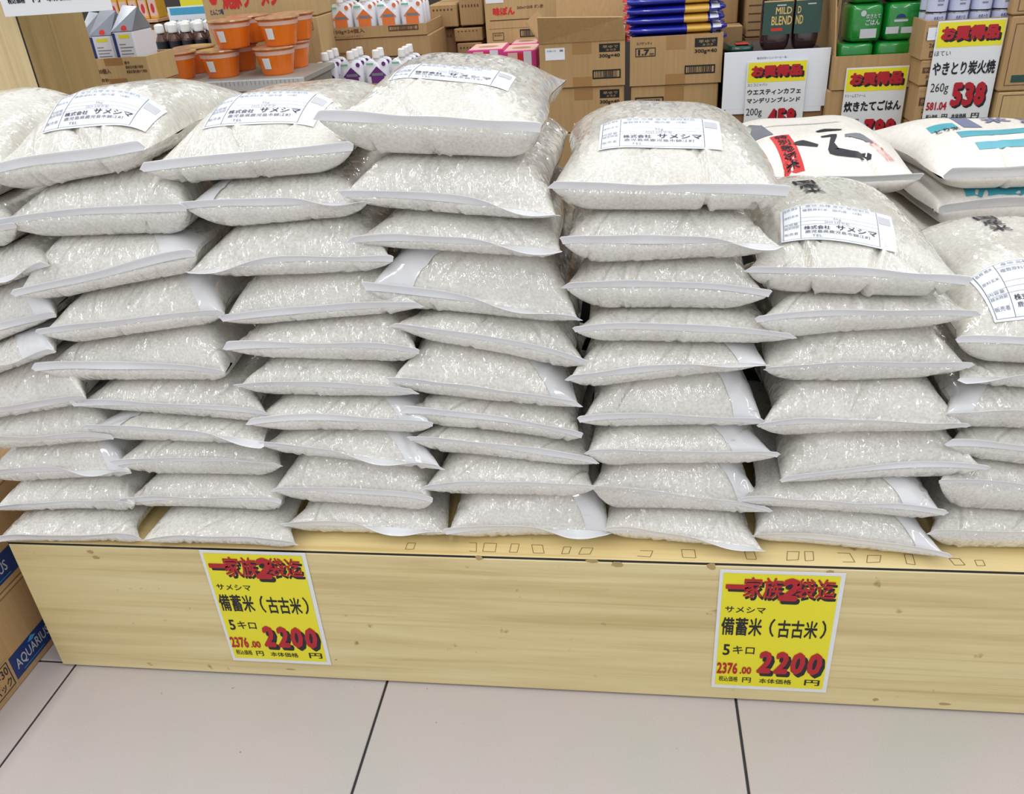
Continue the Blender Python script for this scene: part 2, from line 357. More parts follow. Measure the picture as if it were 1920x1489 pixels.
def price_card(x, z1, label, tilt=0):
    W, H = .182, .252
    c = thing('price_card', label, 'price sign', (x, -.0006, z1 - H))
    sp = bx('laminated_sheet', K['laminate'], c, x, x + W, -.0018, -.0006, z1 - H, z1, .0003)
    P = Plane((x, -.0018, z1 - H), (1, 0, 0), (0, 0, 1), W, H, c)
    P.rect(.03, .03, .962, .978, K['yellow'], name='yellow_ground')
    def sh(s, a0, b0, a1, b1, bold, dx, dy, shear=0):
        P.text(s, a0 + dx, b0 + dy, a1 + dx, b1 + dy, K['black'], bold + .012, .0003 + .0004, 'drop_shadow', shear)
        P.text(s, a0, b0, a1, b1, K['red'], bold, .0012, 'headline' if len(s) > 4 else 'price_digits', shear)
    sh('一', .055, .856, .24, .893, .02, .02, -.022)
    sh('家族', .20, .79, .52, .955, .018, .018, -.022)
    sh('2', .48, .775, .655, .955, .05, .022, -.028, .2)
    sh('袋迄', .62, .80, .935, .955, .018, .018, -.022)
    P.text('サメシマ', .065, .665, .40, .715, K['black'], .012)
    P.text('備蓄米', .045, .475, .385, .625, K['black'], .02)
    P.text('（', .445, .475, .49, .625, K['black'], .015)
    P.text('古古米', .515, .47, .845, .618, K['black'], .02)
    P.text('）', .87, .475, .915, .625, K['black'], .015)
    P.text('5', .075, .30, .135, .395, K['black'], .02)
    P.text('キロ', .16, .315, .345, .385, K['black'], .01)
    for i, d in enumerate('2200'):
        a = .375 + i * .142; sh(d, a, .155, a + .125, .352, .05, .028, -.028, .12)
    P.text('2376', .035, .135, .215, .235, K['red'], .035, .0012, 'price_digits')
    P.text('.00', .235, .14, .335, .205, K['red'], .035, .0012, 'price_digits')
    P.text('税込価格', .06, .065, .225, .112, K['black'], .003)
    P.text('円', .265, .062, .34, .108, K['black'], .012)
    P.text('本体価格', .41, .062, .69, .105, K['black'], .006)
    P.text('円', .80, .062, .93, .112, K['black'], .016)
    return c
a = at(372, 1030, 0); price_card(a[0] + .001, a[2], 'yellow laminated price card on the platform front, left of the two')
a = at(1350, 1067, 0); price_card(a[0], a[2], 'yellow laminated price card on the platform front, right of the two')

# ================================================================ RICE BAGS
NU, NV, NB = 84, 46, 26
rs = np.random.RandomState(11)
def smooth_noise(x, y, seed, n=7, fmin=6, fmax=40):
    r = np.random.RandomState(seed); z = np.zeros_like(x)
    for _ in range(n):
        f = r.uniform(fmin, fmax); a = r.uniform(0, math.tau); z += np.sin(x * f * math.cos(a) + y * f * math.sin(a) + r.uniform(0, 6.28)) / n ** .5
    return z
def edge(d, R, m=1.7):
    t = np.clip(d / R, 0, 1); return (1 - (1 - t) ** 2.0) ** (1 / m)
def grid_faces(nu, nv, base, flip=False):
    i, j = np.meshgrid(np.arange(nu - 1), np.arange(nv - 1), indexing='ij')
    a = base + i * nv + j; q = np.stack([a, a + nv, a + nv + 1, a + 1], -1).reshape(-1, 4)
    return q[:, ::-1] if flip else q
def build_bag(label, xl, xr, yl, yr, zsl, zsr, low, up, seed, L=.385, top=False, dome=.045, R=.052, material=None, flap=True, group='clear plastic rice bags stacked on the pine platform',
              folds=None, flapw=.0135, name='rice_bag', cat='rice bag', droop=None, sealmat=None, lean=0, nL=0, nR=0):
    """low(x), up(x): support planes; the seal runs from (xl,yl,zsl) to (xr,yr,zsr), the body goes back L"""
    r = np.random.RandomState(seed); material = material or FILM
    xc = (xl + xr) / 2; W = xr - xl
    base = (xc, (yl + yr) / 2 + L / 2, float(low(np.array(xc))))
    t = thing(name, label, cat, base, group)
    uu = np.linspace(-1, 1, NU); uu = np.sign(uu) * (1 - (1 - np.abs(uu)) ** 1.12)
    def surf(sgn, nv):
        vv = np.linspace(0, 1, nv) ** 1.55
        vv = np.where(vv > .5, vv, vv); vv = vv / vv[-1]
        U, V = np.meshgrid(uu, vv, indexing='ij')
        bow = 1 - (.055 if top else .085) * np.sin(math.pi * np.clip(V, 0, 1)) ** .8
        back = L * (1 - .035 * (1 - U ** 2)); fr = .011 * (1 - U ** 4) * (.4 if top else 1)
        Yf = yl + (yr - yl) * (U + 1) / 2 + fr
        sq = np.clip(V / .10, 0, 1)
        X = xc + U * W / 2 * bow + sq * (nL * np.clip(-U, 0, 1) - nR * np.clip(U, 0, 1)) + lean * V + .004 * np.sin(V * 9 + seed) * (np.abs(U) ** 4)
        Yb = (yl + yr) / 2 + back
        Y = Yf + (Yb - Yf) * V
        dx = (1 - np.abs(U)) * W / 2; dyf = V * L; dyb = (1 - V) * L
        Rr = R * (1.0 + .12 * smooth_noise(U, V, seed + 5, 4, 2, 6))
        if sgn > 0:
            if top: p = edge(dx, .105, 1.55) * edge(dyf, .15, 1.5) * edge(dyb, .13, 1.5)
            else: p = edge(dx, Rr * 1.15) * edge(dyf, Rr * 1.05) * edge(dyb, .06)
        else:
            p = edge(dx, Rr * 1.0, 1.9) * edge(dyf, Rr * .62, 2.0) * edge(dyb, .06)
        zs = zsl + (zsr - zsl) * (U + 1) / 2
        zm = (low(X) + up(X)) / 2 if not top else zs
        zs = zs + (zm - zs) * np.clip(V * 1.3, 0, 1)
        # ragged seam
        zs = zs + .0018 * smooth_noise(U * W / 2, V * 0, seed + 9, 4, 12, 40)
        if sgn > 0:
            if top:
                zt = zs + dome * (1 - .15 * (2 * V - 1) ** 2) + .004 * smooth_noise(X, Y, seed + 3, 5, 8, 26)
                Z = zs + (zt - zs) * p
                amp = .0022
            else:
                Z = zs + (up(X) - .0006 - zs) * p; amp = .0032 * np.clip(1 - p, 0.02, 1) ** .5
            wr = smooth_noise(X * 1.0, Y * .25, seed + 1, 7, 60, 190)
            Z = Z + amp * wr * np.exp(-(dyf / .05) ** 1.2) * np.clip(dyf / .012, 0, 1) * .65
            Z = Z - np.where(top, .0, .0) 
        else:
            Z = zs + (low(X) + .0006 - zs) * p
            Z = Z + .0012 * smooth_noise(X, Y, seed + 2, 6, 40, 120) * np.clip(1 - p, 0, 1) * np.clip(dyf / .01, 0, 1)
        # creases that cut across the front face
        for (cu, cs, dep, wd) in creases:
            line = (U * W / 2 - cu) - cs * (dyf if sgn > 0 else -dyf * .7)
            fade = np.exp(-(dyf / .075) ** 2) * np.clip(dyf / .006, 0, 1) * (np.clip(1.15 - p, 0, 1) if not top else 1)
            Z = Z - sgn * dep * np.exp(-(line / wd) ** 2) * fade + sgn * dep * .5 * np.exp(-((line - wd * 1.8) / wd) ** 2) * fade
        Yd = Y
        if not top:      # keep inside its own layer of the stack
            Z = np.clip(Z, low(X) + .0004, up(X) - .0004) if True else Z
        else: Z = np.maximum(Z, low(X) + .0004)
        return X, Yd, Z, dyf
    creases = []
    for _ in range(r.randint(3, 6)):
        creases.append((r.uniform(-.42, .42) * W, r.uniform(-1.6, 1.6), r.uniform(.004, .010), r.uniform(.0024, .0045)))
    if folds: creases += folds
    Xt, Yt, Zt, dt = surf(1, NV); Xb, Yb, Zb, db = surf(-1, NB)
    base_np = np.array(base)
    vt = np.stack([Xt, Yt, Zt], -1).reshape(-1, 3); vb = np.stack([Xb, Yb, Zb], -1).reshape(-1, 3)
    nt = len(vt)
    F = np.concatenate([grid_faces(NU, NV, 0), grid_faces(NU, NB, nt, True)])
    # stitch the rims: front, back
    V = np.concatenate([vt, vb])
    def arc(X, Y, Z, sg):
        d = np.sqrt(np.diff(X, axis=1) ** 2 + np.diff(Y, axis=1) ** 2 + np.diff(Z, axis=1) ** 2); return sg * np.concatenate([np.zeros((len(X), 1)), np.cumsum(d, 1)], 1)
    at_, ab_ = arc(Xt, Yt, Zt, 1), arc(Xb, Yb, Zb, -1)
    uvt = np.stack([Xt - xc, at_], -1).reshape(-1, 2); uvb = np.stack([Xb - xc, ab_], -1).reshape(-1, 2); UV = np.concatenate([uvt, uvb])
    k = np.arange(NU - 1)
    q1 = np.stack([k * NV, nt + k * NB, nt + (k + 1) * NB, (k + 1) * NV], -1)
    q2 = np.stack([k * NV + NV - 1, (k + 1) * NV + NV - 1, nt + (k + 1) * NB + NB - 1, nt + k * NB + NB - 1], -1)
    F = np.concatenate([F, q1, q2])
    me = bpy.data.meshes.new('body')
    me.vertices.add(len(V)); me.vertices.foreach_set('co', (V - base_np).ravel())
    me.loops.add(len(F) * 4); me.loops.foreach_set('vertex_index', F.ravel().astype(np.int32))
    me.polygons.add(len(F)); me.polygons.foreach_set('loop_start', np.arange(0, len(F) * 4, 4, dtype=np.int32))
    me.polygons.foreach_set('use_smooth', np.ones(len(F), bool))
    me.update(calc_edges=True)
    uv = me.uv_layers.new(name='UVMap'); uv.data.foreach_set('uv', UV[F.ravel()].ravel())
    link('body', me, material, t)
    # heat-sealed edge: ribbon along the front rim
    if flap:
        rim = np.stack([Xt[:, 0], Yt[:, 0], Zt[:, 0]], -1)
        ns = 5; verts = []; x = rim[:, 0] - xc
        base_ang = r.uniform(1.25, 1.5)
        ang = base_ang + .22 * smooth_noise(x, x * 0, seed + 20, 4, 8, 30) + .1 * smooth_noise(x, x * 0, seed + 21, 3, 40, 80)
        if droop is None and r.rand() < .34: droop = (r.choice([-1, 1]) * r.uniform(.35, 1.0), r.uniform(1.2, 2.1))
        if droop:
            c, a = droop; w_ = np.exp(-((x / (W / 2) - c) / .35) ** 2); ang = ang - a * w_
        wid = flapw * (1 + .12 * smooth_noise(x, x * 0, seed + 22, 3, 10, 40)) * np.clip((1 - np.abs(x) / (W / 2)) * 14 + .45, 0, 1)
        for j in range(ns):
            s = j / (ns - 1)
            aj = ang * (1 - .25 * s)
            yy = rim[:, 1] - .001 - np.cos(aj) * wid * s; zz = rim[:, 2] + np.sin(aj) * wid * s + .0004
            xx = rim[:, 0] + np.sign(x) * (np.abs(x) / (W / 2)) ** 8 * .004 * s
            verts.append(np.stack([xx, yy, zz], -1))
        vv_ = np.stack(verts, 1).reshape(-1, 3)
        g = grid_faces(NU, ns, 0, True)
        th = vv_ + np.array([0, -.0003, -.0005]); V2 = np.concatenate([vv_, th]) - base_np
        F2 = np.concatenate([g, grid_faces(NU, ns, len(vv_), False), np.stack([k * ns + ns - 1, len(vv_) + k * ns + ns - 1, len(vv_) + (k + 1) * ns + ns - 1, (k + 1) * ns + ns - 1], -1)])
        me2 = pymesh('seal_strip', V2, [tuple(map(int, q)) for q in F2], True)
        link('seal_strip', me2, sealmat or SEAL, t)
    t['_'] = 0; del t['_']
    return t, (vt, [tuple(map(int, q)) for q in grid_faces(NU, NV, 0)])

def drape_plane(bag, surf_, cx, cy, W, H, rot=0):
    """label and print lying on a bag's upper face: returns a mapping (a,b) -> point on that face"""
    bvh = BVHTree.FromPolygons([Vector(p) for p in surf_[0]], surf_[1])
    ca, sa = math.cos(rot), math.sin(rot)
    org = np.array(bag.location)
    def mp(a, b, h):
        u, v = (a - .5) * W, (b - .5) * H; x, y = cx + u * ca - v * sa, cy + u * sa + v * ca
        hit = bvh.ray_cast(Vector((x, y, 3)), Vector((0, 0, -1)))
        z = hit[0].z if hit[0] else (bvh.find_nearest(Vector((x, y, 1)))[0].z)
        return np.array([x, y, z + h]) - org
    return mp
def draped_rect(name, mp, a0, b0, a1, b1, m, parent, h=.0008, n=(16, 10), shape=None):
    v, f = [], []
    for i in range(n[0] + 1):
        for j in range(n[1] + 1):
            v.append(mp(a0 + (a1 - a0) * i / n[0], b0 + (b1 - b0) * j / n[1], h))
    for i in range(n[0]):
        for j in range(n[1]):
            a = i * (n[1] + 1) + j; f.append((a, a + n[1] + 1, a + n[1] + 2, a + 1))
    return link(name, pymesh(name, v, f, True), m, parent)
def draped_text(name, mp, s, a0, b0, a1, b1, m, parent, bold=0, h=.0016, vertical=False):
    co, fa = text_data(s, bold)
    return link(name, pymesh(name, [mp(a0 + (a1 - a0) * c[0], b0 + (b1 - b0) * c[1], h + c[2]) for c in co], fa), m, parent)
def draped_stroke(name, mp, pts, m, parent, h=.0012):
    """brush stroke: polyline of (a, b, half width)"""
    v, f = [], []
    P = []
    for i in range(len(pts) - 1):
        for k in range(6):
            t_ = k / 6; P.append([pts[i][q] + (pts[i + 1][q] - pts[i][q]) * t_ for q in range(3)])
    P.append(list(pts[-1]))
    for i, (a, b, w_) in enumerate(P):
        n0, n1 = P[max(i - 1, 0)], P[min(i + 1, len(P) - 1)]; dx, dy = n1[0] - n0[0], n1[1] - n0[1]; l = math.hypot(dx, dy) or 1
        v += [mp(a - dy / l * w_, b + dx / l * w_, h), mp(a, b, h), mp(a + dy / l * w_, b - dx / l * w_, h)]
    for i in range(len(P) - 1):
        f += [(3 * i, 3 * i + 1, 3 * i + 4, 3 * i + 3), (3 * i + 1, 3 * i + 2, 3 * i + 5, 3 * i + 4)]
    return link(name, pymesh(name, v, f, True), m, parent)

def pr(bag, sf, px, py, W, H, rot=0):
    d = ROT.T @ np.array([(px - 960) / FPX, (py - 744.5) / FPX, 1.])
    hit = BVHTree.FromPolygons([Vector(p) for p in sf[0]], sf[1]).ray_cast(Vector((0, -OFF, CAMH)), Vector(d).normalized())
    p = hit[0] if hit[0] else Vector(atz(px, py, bag.location[2] + .08))
    return drape_plane(bag, sf, p[0], p[1], W, H, rot)
def smooth_map(mp):
    """paper bridges the small creases of the film: a cubic surface through the sampled points, lifted clear of them"""
    g = np.linspace(0, 1, 15); A_, B_ = np.meshgrid(g, g, indexing='ij'); P_ = np.array([mp(a, b, 0) for a, b in zip(A_.ravel(), B_.ravel())])
    base = lambda a, b: np.stack([a ** i * b ** j for i in range(5) for j in range(4)], -1)
    c, *_ = np.linalg.lstsq(base(A_.ravel(), B_.ravel()), P_[:, 2], rcond=None)
    lift = min(.0035, max(0, float((P_[:, 2] - base(A_.ravel(), B_.ravel()) @ c).max())))
    def f(a, b, h):
        p = mp(a, b, 0); p[2] = float(base(np.array(a), np.array(b)) @ c) + lift + h; return p
    return f
def sticker(bag, surf_, px, py, z, W=.155, H=.082, rot=0):
    mp = smooth_map(pr(bag, surf_, px, py, W, H, rot))
    lab = draped_rect('sticker', mp, 0, 0, 1, 1, K['white'], bag, h=.0004, n=(30, 18))
    lab['label'] = 'white printed product sticker'
    def ln(a0, b0, a1, b1):
        o = draped_rect('ruled_line', mp, a0, b0, a1, b1, K['grey'], lab, h=.0008, n=(12, 1) if a1 - a0 > b1 - b0 else (1, 10)); return o
    L_ = [(.02, .03, .86, .036), (.02, .965, .86, .971), (.02, .03, .026, .97), (.17, .03, .176, .97), (.855, .03, .861, .97), (.02, .37, .86, .375), (.02, .46, .86, .465), (.17, .56, .86, .565), (.17, .86, .86, .865)]
    for q in L_: ln(*q)
    k = K['black']
    tx = lambda *q, **kw: draped_text('lettering', mp, *q, lab, h=.0012, **kw)
    tx('名称 精米', .03, .86, .15, .94, K['grey']); tx('原料玄米', .03, .62, .155, .69, K['grey']); tx('内容量', .03, .39, .15, .45, K['grey'])
    tx('精米時期', .03, .30, .155, .36, K['grey']); tx('販売者', .03, .13, .15, .20, K['grey'])
    tx('産地 品種 産年 使用割合', .22, .885, .80, .945, K['grey']); tx('複数原料米   国内産   10割', .19, .74, .72, .82, K['grey'])
    tx('5kg', .46, .475, .53, .54, K['grey']); tx('2025.5月中旬', .38, .385, .60, .45, K['grey'])
    tx('株式会社', .20, .235, .43, .325, k, bold=.01); tx('サメシマ', .48, .235, .84, .355, k, bold=.012)
    tx('鹿児島県鹿児島市錦江町', .21, .145, .78, .215, k); tx('TEL', .27, .06, .36, .11, K['grey'])
    draped_rect('grey_block', mp, .87, .62, .975, .86, K['ltgrey'], lab, h=.0008, n=(4, 4))
    return mp
# stacks, top to bottom: seal left, seal right, contact line left, contact line right (photograph points)
ST = {
 'A': [((-300, 385), (-8, 330), (-220, 415), (-20, 378)), ((-225, 500), (36, 428), (-140, 520), (10, 462)), ((-210, 572), (88, 500), (-140, 590), (40, 525)), ((-190, 665), (111, 600), (-120, 690), (50, 622)), ((-180, 735), (105, 668), (-120, 750), (40, 688)),
       ((-155, 795), (165, 752), (-90, 800), (120, 768)), ((-120, 835), (212, 822), (-60, 852), (150, 834)), ((-60, 893), (246, 886), (-20, 910), (215, 898)), ((-4, 957), (254, 948), (10, 970), (222, 962)), ((-3, 1020), (262, 1012), (25, 1027), (225, 1021))],
 'B': [((-45, 330), (270, 285), (40, 360), (240, 322)), ((0, 424), (350, 392), (45, 449), (310, 445)), ((30, 557), (367, 480), (100, 566), (345, 517)), ((76, 629), (420, 592), (150, 647), (400, 612)), ((69, 697), (422, 698), (150, 717), (385, 717)),
       ((137, 760), (500, 779), (200, 773), (445, 796)), ((161, 802), (497, 826), (230, 829), (465, 838)), ((213, 871), (524, 874), (265, 894), (500, 899)), ((229, 944), (531, 944), (262, 951), (492, 963)), ((261, 1006), (549, 1013), (290, 1020), (525, 1032))],
 'C': [((273, 322), (664, 282), (345, 346), (610, 328)), ((345, 393), (687, 382), (400, 434), (655, 411)), ((358, 506), (740, 490), (430, 525), (700, 514)), ((415, 603), (785, 577), (455, 616), (750, 588)), ((429, 656), (790, 662), (460, 674), (741, 683)),
       ((443, 724), (776, 738), (493, 746), (745, 748)), ((471, 795), (816, 799), (511, 817), (766, 813)), ((487, 832), (824, 880), (529, 852), (785, 880)), ((517, 922), (816, 944), (557, 946), (770, 960)), ((530, 987), (834, 1000), (570, 1006), (815, 1011))],
 'D': [((600, 225), (1018, 248), (690, 290), (960, 299)), ((638, 368), (1038, 404), (690, 393), (1020, 420)), ((663, 455), (1057, 468), (715, 470), (1040, 490)), ((681, 545), (1080, 600), (765, 590), (1065, 610)), ((741, 605), (1105, 684), (785, 638), (1065, 695)),
       ((727, 717), (1081, 760), (779, 744), (1030, 766)), ((759, 770), (1095, 820), (814, 801), (1040, 829)), ((766, 827), (1113, 858), (821, 852), (1045, 874)), ((798, 919), (1118, 914), (841, 933), (1076, 935)), ((834, 1000), (1141, 999), (872, 1018), (1113, 1008))],
 'E': [((1039, 353), (1482, 368), (1100, 396), (1400, 398)), ((1050, 461), (1457, 463), (1100, 499), (1385, 489)), ((1064, 540), (1446, 556), (1090, 586), (1355, 585)), ((1074, 615), (1482, 632), (1141, 646), (1426, 652)), ((1069, 713), (1441, 682), (1137, 727), (1370, 702)),
       ((1084, 790), (1428, 794), (1117, 805), (1393, 800)), ((1103, 853), (1459, 858), (1141, 877), (1426, 873)), ((1107, 910), (1441, 958), (1141, 958), (1393, 967)), ((1136, 998), (1432, 1032), (1160, 1017), (1420, 1036))],
 'F': [((1405, 507), (1817, 533), (1455, 551), (1740, 560)), ((1416, 603), (1830, 586), (1475, 638), (1770, 617)), ((1438, 694), (1818, 692), (1494, 722), (1763, 715)), ((1421, 800), (1810, 800), (1507, 819), (1747, 811)), ((1466, 902), (1850, 878), (1500, 913), (1733, 902)),
       ((1388, 925), (1770, 966), (1453, 953), (1690, 973)), ((1412, 1005), (1777, 1046), (1450, 1020), (1733, 1053))],
 'G': [((1793, 645), (2195, 660), (1850, 694), (2120, 700)), ((1805, 688), (2190, 702), (1860, 728), (2120, 745)), ((1772, 775), (2150, 780), (1810, 806), (2080, 818)), ((1783, 815), (2140, 880), (1850, 870), (2070, 895)), ((1757, 905), (2130, 935), (1830, 962), (2070, 975)),
       ((1750, 985), (2120, 1012), (1822, 1043), (2060, 1055))]}
DESC = dict(A='leftmost stack', B='second stack from left', C='third stack from left', D='fourth stack from left', E='fifth stack from left', F='sixth stack from left', G='rightmost stack')
ORD = ['topmost', 'second from the top', 'third from the top', 'fourth from the top', 'fifth from the top', 'sixth from the top', 'seventh from the top', 'eighth from the top', 'ninth from the top', 'bottommost']
DOME = dict(A=.092, B=.07, C=.06, D=.05, E=.057, F=.052, G=.086)
TOPS = {}; ALL = {}
for ci, (c, rows) in enumerate(ST.items()):
    n = len(rows); rnd = np.random.RandomState(100 + ci); info = []
    for i, (sl, sr, bl, br) in enumerate(rows):
        ys = .022 + rnd.uniform(-.006, .006)
        yl = yr = ys
        if i == n - 1:
            yl = max(.006, atz(*bl, DZ)[1] - .018); yr = max(.006, atz(*br, DZ)[1] - .018)
            if c in 'AB': yl, yr = -.018, -.016
            if c == 'G': yl, yr = .02, .024
        if i == 0: yl = yr = .026
        SL, SR = at(*sl, yl), at(*sr, yr); BL, BR = at(*bl, yl + .024), at(*br, yr + .024)
        if c == 'A' : SL = SL.copy(); SL[0] = SR[0] - .262
        if c == 'G': SR = SR.copy(); SR[0] = SL[0] + .262
        k = (BR[2] - BL[2]) / (BR[0] - BL[0]); b0 = BL[2] - k * BL[0]
        info.append([SL, SR, yl, yr, k, b0])
    info[-1][4], info[-1][5] = 0.0, DZ
    # keep every layer at least 34 mm thick at both sides, from the platform up
    xa, xb = info[n // 2][0][0], info[n // 2][1][0]
    for i in range(n - 2, -1, -1):
        kb, bb = info[i + 1][4], info[i + 1][5]; k, b0 = info[i][4], info[i][5]
        za, zb = max(k * xa + b0, kb * xa + bb + .036), max(k * xb + b0, kb * xb + bb + .036)
        info[i][4] = (zb - za) / (xb - xa); info[i][5] = za - info[i][4] * xa
    ALL[c] = info
FOLDM = film_mat('folded_clear_film', srgb(216, 216, 217), srgb(234, 234, 236), grain=.3, wrinkle=.9)
FOLDS = {('B', 2): 1, ('B', 3): 1, ('C', 1): -1, ('D', 3): -1, ('D', 5): 1, ('D', 9): 1, ('E', 6): 1, ('E', 7): 1, ('E', 4): 1, ('E', 5): 1, ('F', 5): 1, ('A', 3): 1, ('A', 7): 1, ('C', 6): 1, ('B', 6): -1, ('F', 6): 1, ('G', 2): -1, ('C', 7): 1, ('A', 4): 1}
def film_fold(bag, vt, side, seed):
    r = np.random.RandomState(seed); G = vt.reshape(NU, NV, 3); uu = np.linspace(-1, 1, NU); uu = np.sign(uu) * (1 - (1 - np.abs(uu)) ** 1.12)
    vv = np.linspace(0, 1, NV) ** 1.55; js = [j for j in range(NV) if vv[j] < .17]; nk = 10
    u0, sl = r.uniform(.50, .80), r.uniform(-2.6, -1.2); V, F = [], []
    for j in js:
        for k in range(nk):
            a = u0 + sl * vv[j]; U = side * (a + (.985 - a) * k / (nk - 1))
            p = [np.interp(U, uu, G[:, j, q]) for q in range(3)]; h = .0010 * min(1, j / 2 + .3) + .0012 * math.exp(-k * .9) * min(1, j / 3)
            V.append(np.array([p[0], p[1] - h * .8, p[2] + h * .7]))
    for j in range(len(js) - 1):
        for k in range(nk - 1): F.append((j * nk + k, j * nk + k + 1, (j + 1) * nk + k + 1, (j + 1) * nk + k))
    link('film_fold', pymesh('film_fold', np.array(V) - np.array(bag.location), F, True), FOLDM, bag)
for ci, (c, rows) in enumerate(ST.items()):
    n = len(rows); info = ALL[c]
    for i in range(n - 1, -1, -1):
        SL, SR, yl, yr, k, b0 = info[i]
        low = (lambda k, b: (lambda x: k * x + b))(k, b0)
        if i: up = (lambda k, b: (lambda x: k * x + b))(info[i - 1][4], info[i - 1][5])
        else: up = (lambda lw: (lambda x: lw(x) + .095))(low)
        def cl(z, x):
            lo, hi = float(low(x)), float(up(x)); t_ = hi - lo
            return min(max(z, lo + .12 * t_), hi - (.3 if i else .1) * t_)
        zl, zr = cl(SL[2], SL[0]), cl(SR[2], SR[0])
        zc_ = (SL[2] + SR[2]) / 2; nb = 'ABCDEFG'; nL = nR = 0
        for q in ALL.get(nb[ci - 1], []) if ci else []:
            if abs((q[0][2] + q[1][2]) / 2 - zc_) < .055: nL = max(nL, (q[1][0] - SL[0]) / 2)
        for q in ALL.get(nb[ci + 1], []) if ci < 6 else []:
            if abs((q[0][2] + q[1][2]) / 2 - zc_) < .055: nR = max(nR, (SR[0] - q[0][0]) / 2)
        nL, nR = min(max(nL, 0), .02), min(max(nR, 0), .02)
        o = ORD[i] if i < n - 1 else 'bottommost'
        lab = ('plump clear rice bag with white sticker, topmost of the ' + DESC[c]) if i == 0 and c != 'A' else \
              ('clear plastic rice bag, topmost of the leftmost stack, half hidden behind its neighbour' if i == 0 else 'clear plastic bag of rice, %s in the %s' % (o, DESC[c]))
        bag, sf = build_bag(lab, SL[0], SR[0], yl, yr, zl, zr, low, up, 1000 + ci * 37 + i * 3, top=(i == 0), dome=DOME[c], material=FILM if i else FILM_TOP, nL=nL, nR=nR)
        if i == 0: TOPS[c] = (bag, sf, (zl + zr) / 2)
        if (c, i) in FOLDS: film_fold(bag, sf[0], FOLDS[(c, i)], 1000 + ci * 37 + i)
sticker(TOPS['B'][0], TOPS['B'][1], 188, 198, 0, W=.145, H=.075, rot=.05)
sticker(TOPS['C'][0], TOPS['C'][1], 500, 196, TOPS['C'][2] + .05, rot=-.05)
sticker(TOPS['D'][0], TOPS['D'][1], 850, 136, TOPS['D'][2] + .06, rot=-.02)
sticker(TOPS['E'][0], TOPS['E'][1], 1237, 246, TOPS['E'][2] + .055, rot=-.02)
sticker(TOPS['F'][0], TOPS['F'][1], 1570, 420, 0, W=.14, H=.074, rot=-.12)
sticker(TOPS['G'][0], TOPS['G'][1], 1960, 530, TOPS['G'][2] + .06, rot=.12)
for c, px, py in (('F', 1516, 350), ('G', 1860, 418)):
    bag, sf, z = TOPS[c]; mp = pr(bag, sf, px, py, .03, .07, .1)
    for i, s in enumerate('国産米'):
        draped_text('lettering', mp, s, 0, .68 - i * .34, 1, .98 - i * .34, K['black'], bag, bold=.02)

db = thing('gap_shade_board', 'added dark sheet behind the stacks, standing in for shade in the gaps', 'board', (.15, .445, DZ))  # added sheet in place of the deep shade between the stacks
bx('shade_panel', K['dark'], db, -1.02, 1.35, .442, .448, DZ, .58)
# second row: printed bags behind the right-hand stacks
def back_bag(label, sl, sr, Y, H, dome, L, seed, group, mat_, R=.05, lowz=None, upz=None, flapw=.016, lean=0):
    SL, SR = at(*sl, Y), at(*sr, Y); zl = lowz if lowz is not None else min(SL[2], SR[2]) - H
    low = lambda x: x * 0 + zl
    up = lambda x: x * 0 + (upz or zl + .1)
    z0, z1 = (max(min(q, (upz or 9) - .02), zl + .01) for q in (SL[2], SR[2]))
    return build_bag(label, SL[0], min(SR[0], SL[0] + .31), Y, Y, z0, z1, low, up, seed, L=L, top=upz is None, dome=dome, R=R, material=mat_, group=group, flapw=flapw, lean=lean), (SL, SR)
YB = .47
(fb, fs), (SL, SR) = back_bag('white matte rice bag with red label and black brush strokes, behind the sixth stack', (1372, 350), (1738, 336), YB, .028, .06, .40, 501, 'printed rice bags in the second row', CLOTH)
zc = (SL[2] + SR[2]) / 2 + .055
mp = pr(fb, fs, 1476, 280, .034, .11, .12)
rl = draped_rect('red_label', mp, 0, 0, 1, 1, K['redlab'], fb); rl['label'] = 'red label with black lettering'
for i, s in enumerate('特別栽培米'):
    draped_text('lettering', mp, s, .18, .81 - i * .19, .82, .97 - i * .19, K['black'], rl, bold=.02)
mp = pr(fb, fs, 1550, 262, .13, .13, 0)
draped_stroke('brush_stroke', mp, [(.05, .38, .03), (.18, .42, .075), (.36, .34, .03)], K['black'], fb)
draped_stroke('brush_stroke', mp, [(.42, .80, .03), (.55, .86, .07), (.75, .80, .02)], K['black'], fb)
draped_stroke('brush_stroke', mp, [(.44, .58, .02), (.62, .62, .04), (.55, .40, .03), (.55, .22, .08), (.75, .15, .06), (1.0, .08, .05)], K['black'], fb)
draped_stroke('brush_stroke', mp, [(.75, .58, .03), (.92, .56, .09), (1.08, .40, .02)], K['greyink'], fb)
mp = pr(fb, fs, 1418, 250, .06, .12, .1)
draped_stroke('brush_stroke', mp, [(.7, .95, .2), (.35, .65, .35), (.2, .3, .25)], K['greyink'], fb, h=.001)
mp = pr(fb, fs, 1422, 250, .034, .10, .1); draped_rect('grey_panel', mp, 0, .1, 1, 1, K['greyink'], fb, h=.0009)
mp = pr(fb, fs, 1500, 236, .15, .03, 0)
draped_stroke('brush_stroke', mp, [(.05, .5, .03), (.5, .8, .05), (.98, .4, .03)], K['greyink'], fb)
mp = pr(fb, fs, 1650, 282, .016, .07, .5)
draped_text('lettering', mp, 'おいしいお米', 0, 0, 1, 1, K['redlab'], fb)
